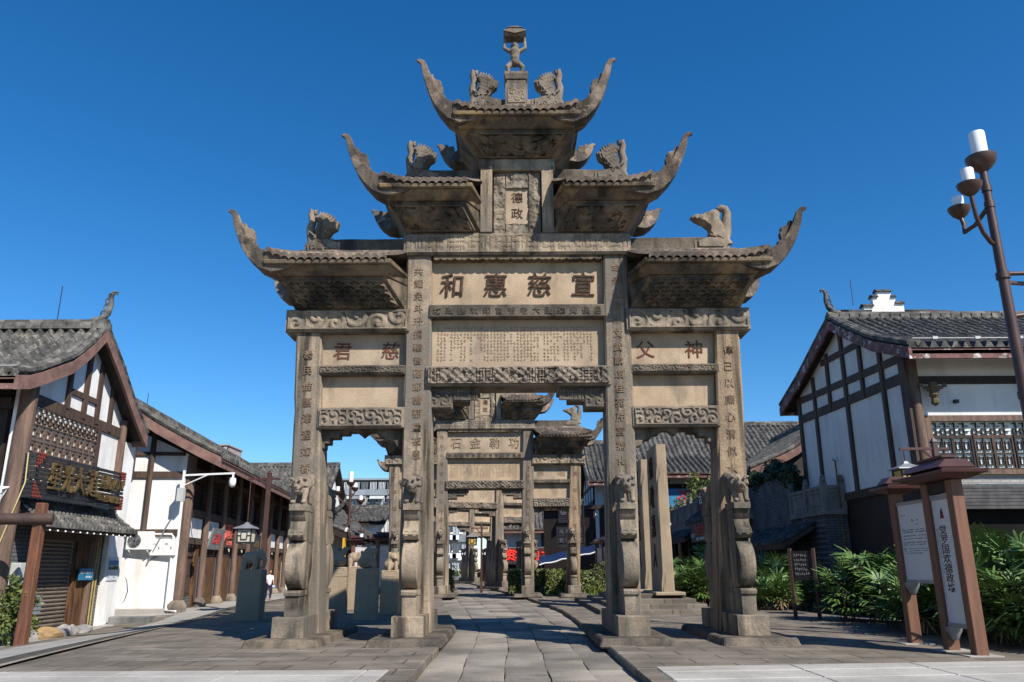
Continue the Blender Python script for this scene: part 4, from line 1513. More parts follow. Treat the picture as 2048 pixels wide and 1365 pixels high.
def sign_board(name, label, cat, loc, w, h, facing, m, letters, lm, frame_m=None, depth=.06, ld=.02, group=None, slats=0):
    """board hung on a wall: loc is its centre"""
    t = thing(name, label, cat, loc, 0, group)
    K = frame((0, 0, 0), facing)
    b = MB(K)
    if slats:
        for k in range(slats):
            z = -h / 2 + h * k / slats
            b.box(-w / 2, w / 2, z, z + h / slats * .8, -depth, 0)
        b.box(-w / 2, w / 2, -h / 2, h / 2, -depth - .02, -depth - .001)
    else:
        b.box(-w / 2, w / 2, -h / 2, h / 2, -depth, 0)
    b.build('board', m, t)
    if frame_m:
        b = MB(K)
        f = .04
        for q in ((-w / 2 - f, w / 2 + f, h / 2, h / 2 + f), (-w / 2 - f, w / 2 + f, -h / 2 - f, -h / 2), (-w / 2 - f, -w / 2, -h / 2, h / 2), (w / 2, w / 2 + f, -h / 2, h / 2)):
            b.box(q[0], q[1], q[2], q[3], -depth - .01, .015)
        b.build('frame', frame_m, t)
    if letters:
        lettering(letters, K @ Matrix.Translation((0, 0, ld / 2 + .003)), ld, lm, t)
    return t

sign_board('shop_sign', 'dark board with three white characters on the terrace shops', 'shop sign', (8.28, 34.5, 3.82), 2.7, .92, 'left', TIMBER, [('合', .85, .1, .55, 1.3), ('丽', .1, .1, .55, 1.3), ('美', -.6, .1, .55, 1.3)][:0] + [('合', -.9, .1, .55, 1.3), ('丽', -.15, .1, .55, 1.3), ('美', .6, .1, .55, 1.3)] + row('楼上', .75, 1.1, -.3, .2, 1.2), WHITE, TIMBER_D)
t = sign_board('shop_sign', 'dark karaoke sign with four red characters and a white phone number below the tiled awning', 'shop sign', (7.72, 33.6, 2.42), 3.2, .75, 'left', BLACK, row('食色佳人', -.55, 1.2, .08, .5, 1.1) , RED, TIMBER_D)
K = frame((0, 0, 0), 'left')
lettering(row('KTV', -1.45, -1.0, -.12, .24) + row('电话', -.5, -.3, -.28, .15) + row('3989888', .0, .8, -.28, .16), K @ Matrix.Translation((0, 0, .015)), .02, WHITE, t)

# ---- left-hand house with the karaoke sign
lx, ly = -10.0, 18.1
LH = thing('timber_house', 'timber-framed house on the left with a slatted gold-lettered sign and roller shutter', 'house', (lx, ly, -.3))
ML = Matrix.Translation((0, -ly, .3)) @ Matrix.Scale(-1, 4, (1, 0, 0))
near = [(15.0, 4.72), (15.5, 4.83), (16.85, 5.48), (17.5, 6.0), (18.05, 6.55)]
far = [(20.75, 4.42), (19.85, 5.08), (18.98, 5.85), (18.05, 6.55)]
house_roof(LH, ML, -.35, 12, near, far, 6.55, BARGE, TILE, .24, .3, gut=True)
b = MB(ML)
b.prism([(15.9, 2.2), (20.15, 2.2), (20.15, 4.75), (19.0, 5.65), (18.05, 6.35), (17.45, 5.8), (16.8, 5.32), (15.9, 4.9)], 'x', .02, .2)
b.build('gable_wall', PLASTER, LH)
b = MB(ML)
b.box(.0, .35, 20.152, 20.9, -.6, 4.2)
b.build('white_pilaster', PLASTER, LH)
timber(LH, ML, [(17.42, 4.5, 17.40, 5.7, .13), (18.13, 4.4, 18.12, 6.2, .14), (18.73, 4.38, 18.71, 5.85, .13), (19.36, 4.3, 19.34, 5.4, .13), (18.93, 2.4, 18.93, 4.35, .15), (16.1, 2.4, 16.1, 4.5, .14)],
       [(16.0, 4.48, 20.15, 4.36, .24), (17.42, 4.93, 18.72, 4.9, .13)], TIMBER, .05)
b = MB(ML)
b.tube([(-.05, 15.88, -.5), (-.05, 15.95, 4.75)], .17, 14)
b.build('corner_column', TIMBER_P, LH, smooth=50)
b = MB(ML)
b.tube([(-.03, 20.05, 2.2), (-.03, 20.05, 4.7)], .10, 10)
b.build('round_post', TIMBER_P, LH, smooth=50)
b = MB(ML)
b.box(.0, .018, 16.18, 18.85, 2.6, 4.34)
b.build('window_pane', PAPER, LH)
KL = Matrix(((0, 1, 0, 0), (1, 0, 0, 0), (0, 0, 1, 0), (0, 0, 0, 1)))   # (v, u, z) -> (u, v, z)
b = MB()
lattice(b, 16.2, 18.84, 3.98, 4.34, 'key', ML @ KL, .04, .018)
b.build('fretwork_panel', TIMBER, LH)
b = MB()
lattice(b, 16.2, 18.84, 2.7, 3.95, 'squares', ML @ KL, .04, .018)
b.box(16.18, 18.86, -.05, .0, 3.95, 3.98, ML @ KL)
b.build('lattice_window', TIMBER_P, LH)
# ground floor
b = MB(ML)
b.box(.15, .35, 15.9, 17.2, -.7, 2.2)
b.build('brick_wall', BRICK_Y, LH)
b = MB(ML)
b.box(.12, .33, 19.55, 20.15, -.7, 2.2)
b.build('brick_strip', BRICK_Y, LH)
b = MB(ML)
for k in range(24):
    z = -.34 + k * .085
    b.prism([(.165, z), (.135, z + .02), (.125, z + .045), (.15, z + .072), (.165, z + .072)], 'y', 17.3, 18.82)
b.box(.175, .19, 17.3, 18.82, -.4, 1.7)
sh = b.build('roller_shutter', SHUT, LH)
b = MB(ML)
b.box(.135, .139, 17.42, 17.85, .12, .52)
b.build('blue_sticker', mat('faded_blue_notice', (.20, .30, .38), (.15, .2, .24), 30, .6), sh)
b = MB(ML)
for k in range(4):
    b.box(.05 + .01 * (k % 2), .16, 18.84 + k * .15, 18.98 + k * .15, -.34, 2.0)
b.build('door_boards', TIMBER_O, LH)
for v in (17.18, 19.47):
    b = MB(ML)
    b.tube([(.05, v, -.5), (.05, v, 2.1)], .09, 10)
    b.build('door_post', TIMBER_P, LH, smooth=50)
b = MB(ML)
b.box(-.02, .2, 17.1, 19.6, 1.66, 2.1)
b.build('door_lintel', TIMBER, LH)
b = MB(ML)
b.tube([(.06, 19.75, -.4), (.06, 19.75, 1.9)], .02, 6)
b.tube([(.06, 19.87, -.4), (.06, 19.87, 1.9)], .02, 6)
b.build('yellow_pipe', mat('yellow_pipe', (.42, .33, .12), (.33, .25, .1), 6, .6), LH)
# near side wall (faces the camera at the left edge)
FL = ML @ Matrix.Translation((0, 15.9, 0))
b = MB(FL)
b.box(.3, 9, -.02, .2, -.7, 1.6)
b.build('side_brick_wall', BRICK_X, LH)
b = MB(FL)
b.box(.3, 9, .0, .2, 1.62, 4.7)
b.build('side_boarding', TIMBER_D, LH)
for u in (.9, 1.9, 3.4):
    b = MB(FL)
    b.tube([(u, -.08, -.4), (u, -.08, 4.7)], .12, 10)
    b.build('side_column', TIMBER_P, LH, smooth=50)
b = MB(FL)
b.box(.2, 9, -.12, .05, 4.2, 4.42)
b.build('side_beam', TIMBER_D, LH)
# tiled awning over the shutter
AWL = thing('awning_roof', 'small tiled awning roof over the roller shutter, below the slatted sign', 'awning', (-9.5, 17.5, 2))
Mx = Matrix.Translation((9.5, -17.5, -2)) @ Matrix(((0, 1, 0, 0), (1, 0, 0, 0), (0, 0, 1, 0), (0, 0, 0, 1)))
b = MB()
tiles(b, 16.1, 20.1, [(-9.3, 1.90), (-9.6, 2.08), (-9.98, 2.42)], Mx, .15, .2, .055, lip=.025)
b.build('tiles', TILE, AWL, smooth=50)
b = MB(Mx)
b.loft([[(u, -9.33, 1.88), (u, -9.98, 2.36), (u, -9.98, 2.28), (u, -9.33, 1.79)] for u in (16.13, 20.07)])
b.build('boards', TIMBER, AWL)
b = MB(Mx)
for k in range(13):
    b.ball((16.3 + k * .29, -9.31, 1.80), .02, n=6)
b.build('light_string', WHITE, AWL)

# slatted karaoke sign
SG = thing('slatted_sign', 'long black slatted sign with gold characters and red corner frets on the left-hand house', 'shop sign', (-9.55, 17.75, 2.87))
K = frame((0, 0, 0), 'right')
w, h = 3.75, .90
b = MB(K)
for k in range(10):
    z = -h / 2 + k * .09
    b.box(-w / 2, w / 2, z, z + .068, -.03, 0)
    b.box(-w / 2 - .0, -w / 2 + .028, z, z + .068, -.42, -.031)
b.build('slats', BLACK, SG)
for x in (-w / 2 + .15, -.6, .6, w / 2 - .15):
    b = MB(K)
    b.box(x, x + .05, -h / 2, h / 2, -.07, -.031)
    b.build('batten', BLACK, SG)
for sx in (-1, 1):
    for sz in (-1, 1):
        b = MB(K)
        for i in range(5):
            for j in range(5 - i):
                x, z = sx * (w / 2 - .03 - i * .065), sz * (h / 2 - .03 - j * .065)
                b.box(x - .03, x + .03, z - .008, z + .008, .002, .03)
                b.box(x - .008, x + .008, z - .03, z + .03, .003, .031)
        b.build('corner_fret', RED if False else mat('red_fret', (.22, .05, .04), (.17, .04, .03), 5), SG)
lettering([('星', -1.22, .02, .62, .72), ('光', -.72, .02, .62, .72), ('大', -.25, .02, .62, .72), ('道', .30, .02, .64, .75), ('量', .78, .12, .36, .7), ('贩', 1.06, .12, .36, .7), ('K', 1.34, .12, .30, .8), ('T', 1.50, .12, .30, .8), ('V', 1.66, .12, .30, .8)], K @ Matrix.Translation((0, 0, .05)), .05, GOLD, SG)
lettering(row('电话', .62, .80, -.22, .20) + row('3988915', .98, 1.62, -.24, .22), K @ Matrix.Translation((0, 0, .05)), .05, GOLD, SG)

# ---- left row of shops along the street
sx0, sy0 = -9.4, 23.0
SR = thing('shop_row', 'long two-storey row of timber shops with a blank white end wall, left side street', 'shop building', (sx0, sy0, -.1))
MS = Matrix.Translation((-sx0, -sy0, .1))
b = MB(MS)
b.prism([(-13.5, -.5), (-9.42, -.5), (-9.42, 4.25), (-11.2, 5.05), (-13.5, 4.3)], 'y', 23.0, 23.2)
b.build('end_wall', PLASTER, SR)
b = MB(MS)
b.box(-12.6, -9.5, 22.9, 23.0, -.5, -.0)
b.build('wall_plinth', STREET, SR, bev=.02)
for q in ((-13.4, -9.5, 3.56, 3.74), (-13.4, -9.5, 4.20, 4.30), (-13.4, -9.5, 1.92, 2.12)):
    b = MB(MS)
    b.box(q[0], q[1], 22.94, 23.05, q[2], q[3])
    b.build('timber_beam', TIMBER, SR)
for x, z0, z1 in ((-10.42, 2.0, 4.85), (-10.95, 3.5, 4.9)):
    b = MB(MS)
    b.tube([(x, 22.95, z0), (x, 22.95, z1)], .075, 10)
    b.build('timber_post', TIMBER, SR, smooth=50)
# roof along the street
MR_ = MS @ Matrix(((0, 1, 0, 0), (1, 0, 0, 0), (0, 0, 1, 0), (0, 0, 0, 1)))
house_roof(SR, MR_, 22.45, 46, [(-8.35, 4.12), (-9.0, 4.42), (-10.2, 5.05), (-11.3, 5.75)], [(-15, 4.1), (-13, 4.9), (-11.3, 5.75)], 5.75, BARGE, TILE_Y, .24, .3, finial=True)
ycol = [23.12 + k * 1.95 for k in range(12)]
b = MB(MS)
b.box(-9.75, -9.6, 23.2, 46, -.5, 4.3)
b.build('front_wall', TIMBER_D, SR)
for k, y in enumerate(ycol):
    b = MB(MS)
    r = .15 if k == 0 else .10
    b.tube([(-9.35 if k == 0 else -9.3, y, .1), (-9.35 if k == 0 else -9.3, y, 4.2)], r, 12)
    c = b.build('column', TIMBER_P, SR, smooth=50)
    b = MB(MS)
    b.lathe([(r + .03, -.4), (r + .12, -.02), (r + .12, .05), (r + .05, .16), (r + .02, .2)], 12, (-9.35 if k == 0 else -9.3, y, 0))
    b.build('column_base', STONE_G, c, smooth=50)
def shop_bay(k, y0, y1):
    bay = MB(MS)
    x = -9.58
    yy0, yy1 = y0 + .13, y1 - .13
    b = MB()
    lattice(b, yy0 + .04, yy1 - .04, 2.78, 3.62, 'grid', MS @ Matrix.Translation((x + .02, 0, 0)) @ Matrix(((0, -1, 0, 0), (1, 0, 0, 0), (0, 0, 1, 0), (0, 0, 0, 1))), .03, .025)
    b.build('upper_window', TIMBER, SR)
    b = MB(MS)
    b.box(-9.45, -9.30, yy0, yy1, 2.52, 2.72)
    b.build('floor_beam', TIMBER, SR)
    b = MB(MS)
    b.box(-9.42, -9.3, yy0, yy1, 3.78, 3.9)
    b.build('bracket_beam', TIMBER, SR)
    if k != 2:
        b = MB(MS)
        b.box(-9.44, -9.38, yy0 + .02, yy1 - .02, 1.93, 2.50)
        b.build('white_panel', PLASTER, SR)
    b = MB(MS)
    b.box(-9.47, -9.32, yy0, yy1, 1.74, 1.9)
    b.build('door_beam', TIMBER, SR)
    b = MB(MS)
    b.box(-9.55, -9.5, yy0, yy1, 1.42, 1.72)
    b.build('transom_panes', PAPER, SR)
    b = MB()
    lattice(b, yy0, yy1, 1.42, 1.72, 'squares', MS @ Matrix.Translation((-9.49, 0, 0)) @ Matrix(((0, -1, 0, 0), (1, 0, 0, 0), (0, 0, 1, 0), (0, 0, 0, 1))), .03, .02)
    b.build('transom_fret', TIMBER, SR)
    b = MB(MS)
    if k in (0, 4, 7):
        n = 3
        for q in range(n):
            a = yy0 + (yy1 - yy0 - .3) * q / n
            c = yy0 + (yy1 - yy0 - .3) * (q + 1) / n - .02
            b.box(-9.56, -9.5, a, c, .28, 1.4)
            b.box(-9.499, -9.485, a + .05, c - .05, .35, .75)
            b.box(-9.499, -9.485, a + .05, c - .05, .85, 1.3)
        b.build('carved_door', TIMBER, SR)
        b = MB(MS)
        b.box(-9.57, -9.46, yy0, yy1 - .3, -.1, .26)
        b.build('door_step', BRICK_Y, SR)
        b = MB(MS)
        b.box(-9.55, -9.4, yy1 - .28, yy1, -.05, 1.72)
        b.build('door_jamb', TIMBER_O, SR)
    else:
        b.box(-9.56, -9.5, yy0, yy0 + .8, -.05, 1.4)
        b.build('white_door', PLASTER, SR)
        b = MB(MS)
        b.box(-9.54, -9.4, yy0 + .82, yy1, -.05, 1.4)
        b.build('door_jamb', TIMBER_O, SR)
for k in range(11):
    shop_bay(k, ycol[k], ycol[k + 1])
t = sign_board('shop_plaque', 'tilted grey plaque with red running-hand characters on the left shop row', 'shop sign', (-9.2, 26.1, 1.95), 1.45, .66, 'right', GREYM, row('石苏陵', -.32, .32, .0, .34), RED, None, .05, .01)
t.rotation_euler = (0, R(14), 0)
sign_board('shop_sign', 'brown slatted sign with large red characters on the left shop row', 'shop sign', (-9.34, 28.0, 2.15), 1.55, .85, 'right', TIMBER, row('御宴', -.28, .28, .12, .55) + row('订餐热线', -.1, .45, -.27, .15), SALMON, None, .06, .03, slats=8)
sign_board('shop_sign', 'black sign with yellow characters, farthest sign on the left shop row', 'shop sign', (-9.2, 31.9, 1.9), 1.4, .75, 'right', BLACK, row('山水茶舍', -.36, .36, .06, .26) + row('茶楼', .1, .3, -.22, .12), GOLD, TIMBER_D, .06, .02)

# the row bends slightly away from the lane: turn it and its signs about its near corner
def turn(o, a, p=(sx0, sy0)):
    x, y = o.location.x - p[0], o.location.y - p[1]
    o.location.x, o.location.y = p[0] + x * math.cos(a) - y * math.sin(a), p[1] + x * math.sin(a) + y * math.cos(a)
    o.rotation_euler.z += a
for o in [o for o in COL.objects if o.parent is None and 'left shop row' in o.get('label', '')] + [SR]:
    turn(o, R(5.5))

# ---- plainer houses farther off
def far_house(name, label, cat, x0, x1, y0, y1, ze, zr, axis, wall, tile_m, barge=BARGE, over=.6, windows=(), zb=-.5, finial=False, wall_top=None, curl=.25, step=.5, pitch=.3):
    cx, cy = (x0 + x1) / 2, (y0 + y1) / 2
    t = thing(name, label, cat, (cx, cy, 0))
    T = Matrix.Translation((-cx, -cy, 0))
    b = MB(T)
    b.box(x0, x1, y0, y1, zb, ze - .055)
    b.build('wall', wall, t)
    if axis == 'x':
        K, u0, u1, a, c = T, x0, x1, y0, y1
    else:
        K, u0, u1, a, c = T @ Matrix(((0, 1, 0, 0), (1, 0, 0, 0), (0, 0, 1, 0), (0, 0, 0, 1))), y0, y1, x0, x1
    m = (a + c) / 2
    for ua, ub in ((u0 + .02, u0 + .2), (u1 - .2, u1 - .02)):
        b = MB(K)
        b.prism([(a, ze - .05), (c, ze - .05), ((c * 2 + m) / 3, ze + (zr - ze) * .27 - .14), (m, zr - .2), ((a * 2 + m) / 3, ze + (zr - ze) * .27 - .14)], 'x', ua, ub)
        b.build('gable_wall', wall, t)
    lo = ze - over * .25
    house_roof(t, K, u0 - .4, u1 + .4, [(a - over, lo), ((a * 2 + m) / 3, ze + (zr - ze) * .27), (m, zr)], [(c + over, lo), ((c * 2 + m) / 3, ze + (zr - ze) * .27), (m, zr)], zr, barge, tile_m, pitch, step, finial=finial)
    for wx0, wx1, z0, z1, face, mm in windows:
        b = MB(T)
        if face == 'front':
            b.box(wx0, wx1, y0 - .04, y0 + .05, z0, z1)
        elif face == 'left':
            b.box(x0 - .04, x0 + .05, wx0, wx1, z0, z1)
        else:
            b.box(x1 - .05, x1 + .04, wx0, wx1, z0, z1)
        o = b.build('window' if mm is GLASS else 'panel', mm, t)
        if mm is GLASS:
            b = MB(T)
            n = max(2, int((wx1 - wx0) / .6))
            for k in range(n + 1):
                q = wx0 + (wx1 - wx0) * k / n
                if face == 'front':
                    b.box(q - .03, q + .03, y0 - .07, y0 - .041, z0, z1)
                elif face == 'left':
                    b.box(x0 - .07, x0 - .041, q - .03, q + .03, z0, z1)
                else:
                    b.box(x1 + .041, x1 + .07, q - .03, q + .03, z0, z1)
            b.build('window_frame', TIMBER, o)
    return t
TF = far_house('tiled_hall', 'wide tiled hall with a blue signboard under its eaves, behind the standing stone slabs', 'building', 7.3, 19.5, 44, 54, 6.25, 9.5, 'x', PLASTER_G, TILE, BARGE_P, 1.4, [(7.4, 19.2, 1.0, 3.2, 'front', DARK), (7.3, 19.4, 5.15, 5.4, 'front', TIMBER_D)], step=.4, pitch=.3)
for x in (7.8, 11.2, 14.6, 18):
    b = MB(Matrix.Translation((-13.4, -49, 0)))
    b.tube([(x, 43.6, 0), (x, 43.6, 6.2)], .16, 10)
    for s in (-1, 1):
        for k in range(4):
            b.box(x + s * (.16 + k * .15), x + s * (.31 + k * .15), 43.55, 43.65, 5.25 + k * .07, 5.36 + k * .07)
    b.build('bracketed_column', TIMBER_P, TF)
sign_board('hall_sign', 'blue signboard with red characters under the eaves of the tiled hall', 'shop sign', (10.35, 43.35, 4.6), 6.0, 1.0, 'front', SIGNB, [('一', -2.6, 0, 1.0), ('茶', -1.05, .0, 1.0), ('火', -.05, .0, 1.0)], RED, None, .06, .03)
far_house('tiled_house', 'low tiled house between the tiled hall and the half-timbered gable on the right', 'house', 9.7, 16, 30.5, 38.5, 4.75, 6.9, 'y', TIMBER_D, TILE_Y, BARGE, .7, step=.35, pitch=.24)
G2 = [(y, y + .22, 2.6, 6.2 + 2.2 * (1 - abs(y - 50.4) / 3.6), 'left', TIMBER) for y in (47.0, 48.6, 50.3, 52.0, 53.6)] + [(47, 53.8, z, z + .22, 'left', TIMBER) for z in (2.7, 4.6, 5.6)] + [(47.4, 48.4, 3.0, 4.3, 'left', GLASS), (49.0, 50.1, 3.0, 4.3, 'left', GLASS)]
far_house('timber_house', 'half-timbered house with white panels, partly hidden by the right pillars of the nearest gate', 'house', 4.75, 7.25, 47, 54, 6.1, 8.6, 'x', PLASTER_G, TILE_D, BARGE_P, 1.0, G2, step=.4, pitch=.26, finial=True)
far_house('shop_house', 'low white shop with a tiled roof closing the lane beyond the second gate', 'shop building', -1.2, 6.5, 63, 70, 4.1, 6.6, 'x', PLASTER, TILE, BARGE, .9, [(2.2, 4.6, 2.6, 3.6, 'front', GLASS), (-1.0, 6.3, .0, 1.25, 'front', DARK)], step=.5)
sign_board('shop_sign', 'dark red shop fascia with glowing red characters at the end of the lane', 'shop sign', (1.6, 62.6, 1.95), 5.6, 1.1, 'front', STEEL_R, [('资', -1.85, 0, .95), ('本', -1.0, 0, .95), ('山', 0, 0, .95), ('水', 1.0, 0, .95)], REDL, None, .1, .06, slats=10)
far_house('tiled_house', 'tiled house beyond the left shop row, its long roof slope facing the camera', 'house', -17.5, -11.5, 47, 55, 4.6, 7.35, 'x', PLASTER, TILE, BARGE, 1.0, step=.4, pitch=.26)
LHs = far_house('lantern_shop', 'shop with a low dark eave hung with red lanterns, seen beside the left pillar', 'shop building', -14, -8.9, 40, 54, 2.85, 4.6, 'y', PLASTER, TILE_D, TIMBER_D, 1.0, step=.4, pitch=.26, windows=[(41, 53, .0, 2.0, 'right', DARK)])
far_house('white_house', 'plain white house with stepped tiled wall tops, between the left pillars', 'house', -16.5, -9.5, 58, 64, 4.4, 5.4, 'x', PLASTER, TILE_D, TIMBER_D, .4)
far_house('tiled_house', 'tiled house with crossing roofs below the grey apartment block', 'house', -10.2, -6.6, 62, 70, 2.7, 4.8, 'x', PLASTER, TILE, TIMBER_D, .9, step=.5, finial=True)
# upturned dark eave corner of a pavilion beyond the left shops
PV = thing('pavilion_roof', 'dark pavilion with sharply upturned eave corners, half hidden by the left pillar', 'pavilion', (-12.9, 46, -1.5))
b = MB()
tiles(b, -2.0, 1.6, [(-2.4, 5.6), (-1.2, 6.0), (0, 7.0)], Matrix.Identity(4), .25, .35)
tiles(b, -2.0, 1.6, [(2.4, 5.6), (1.2, 6.0), (0, 7.0)], Matrix.Identity(4), .25, .35)
b.build('roof', TILE_D, PV, smooth=50)
for sy in (-1, 1):
    b = MB()
    b.tube([(1.2, sy * 2.2, 5.7), (1.9, sy * 2.5, 5.75), (2.4, sy * 2.7, 6.0), (2.7, sy * 2.8, 6.45), (2.75, sy * 2.85, 6.9)], [.28, .26, .18, .1, .03], 7)
    b.build('upturned_corner', TILE_D, PV, smooth=60)
b = MB()
b.box(-1.8, 1.2, -1.8, 1.8, -.3, 5.6)
b.build('wall', TIMBER_D, PV)

for nm, par, x, y, z, h in (('aerial_rod', LH, -10.9, 18.05, 6.7, .95), ('aerial_rod', RH, 10.2, 22.4, 8.5, .8), ('aerial_rod', SR, -11.3, 24.5, 5.55, .8)):
    b = MB()
    p = par.location
    b.tube([(x - p.x, y - p.y, z - p.z), (x - p.x, y - p.y, z - p.z + h)], .011, 5)
    b.build(nm, TIMBER_D, par)
# ---- town blocks in the distance
def block(name, label, x0, x1, y, dep, floors, z0, fh, wall, n, awn=True, top=None):
    cx = (x0 + x1) / 2
    t = thing(name, label, 'apartment block', (cx, y, 0))
    T = Matrix.Translation((-cx, -y, 0))
    b = MB(T)
    b.box(x0, x1, y, y + dep, -1, z0 + floors * fh)
    b.build('wall', wall, t)
    w = (x1 - x0) / n
    for f in range(floors):
        z = z0 + f * fh
        b = MB(T)
        b.box(x0 + .2, x1 - .2, y - 1.0, y - .01, z + .02, z + .25)
        b.box(x0 + .2, x1 - .2, y - 1.0, y - .93, z + .252, z + 1.0)
        b.build('balcony', wall if f % 2 else GREYM, t)
        for k in range(n):
            b = MB(T)
            b.box(x0 + k * w + .25, x0 + (k + 1) * w - .25, y - .97, y - .90, z + 1.02, z + fh - .35)
            o = b.build('window', GLASS, t)
            b = MB(T)
            for q in range(5):
                xx = x0 + k * w + .25 + (w - .5) * q / 4
                b.box(xx - .04, xx + .04, y - 1.03, y - .971, z + 1.02, z + fh - .35)
            b.build('window_bars', WHITE if (k + f) % 3 else GREYM, o)
        if awn and f < floors - 1:
            for k in range(0, n, 2):
                b = MB(T)
                xa, xb = x0 + k * w + random.uniform(0, .5), x0 + (k + 2) * w - random.uniform(0, .8)
                b.loft([[(x, y - 1.0, z + fh - .1), (x, y - 2.2, z + fh - .65), (x, y - 2.2, z + fh - .72), (x, y - 1.0, z + fh - .17)] for x in (xa, xb)])
                b.build('rain_canopy', GREYM if k % 4 else METER, t)
        for k in range(2):
            xx = x0 + random.uniform(1, x1 - x0 - 2)
            b = MB(T)
            b.box(xx, xx + .9, y - 1.5, y - 1.05, z + .3, z + .95)
            b.build('air_conditioner', WHITE, t)
    b = MB(T)
    zt = z0 + floors * fh
    b.box(x0 - .3, x1 + .3, y - 1.2, y + dep + .2, zt, zt + .3)
    b.build('roof_slab', wall, t)
    return t
block('apartment_block', 'grey six-storey apartment block with rain canopies, behind the candle-shaped street lamp', -37, -20.5, 140, 12, 6, .2, 2.6, mat('block_grey_render', (.30, .33, .36), (.24, .27, .30), .5), 11)
block('apartment_block', 'tall white apartment block seen under the second gate', -11.5, -6.2, 118, 10, 6, -.5, 2.55, PLASTER, 4, False)
block('tower_block', 'pinkish tower block rising behind the left shop row', -82, -75.5, 210, 10, 10, 2, 3.05, mat('block_pink_render', (.42, .33, .30), (.36, .28, .26), .5), 5, False)
# stepped white gable behind the right-hand roof
SGB = thing('stepped_gable_house', 'white stepped gable with dark copings showing above the roof of the right-hand house', 'house', (25.3, 51, 1.2))
SGB.scale = (.62, 1, 1)
b = MB()
prof = [(-2.4, -1.6), (2.0, -1.6), (2.0, 16.9), (1.15, 16.9), (1.15, 17.35), (.75, 17.35), (.75, 17.75), (-.75, 17.75), (-.75, 17.35), (-1.3, 17.35), (-1.3, 16.7), (-2.4, 16.7)]
b.prism(prof, 'y', -.2, .2)
b.build('gable_wall', PLASTER, SGB)
for x0, x1, z in ((-2.5, -1.3, 16.7), (-1.4, -.7, 17.35), (-.85, .85, 17.75), (.7, 1.25, 17.35), (1.1, 2.1, 16.9)):
    b = MB()
    b.prism([(-.35, z), (.35, z), (.25, z + .14), (0, z + .24), (-.25, z + .14)], 'x', x0, x1)
    b.build('coping', TILE_D, SGB)
for x0, x1, z, zz in ((-4.6, -2.5, 16.0, 16.6), (3.0, 6.2, 15.9, 16.6)):
    b = MB()
    b.box(x0, x1, -.5, 4, 0, z)
    b.build('side_wing', PLASTER_G, SGB)
    b = MB()
    b.prism([(-1.2, z), (4.6, z), (4.6, z + .15), (1.7, zz + .5), (-1.2, z + .15)], 'x', x0 - .2, x1 + .2)
    b.build('side_roof', TILE_D, SGB)
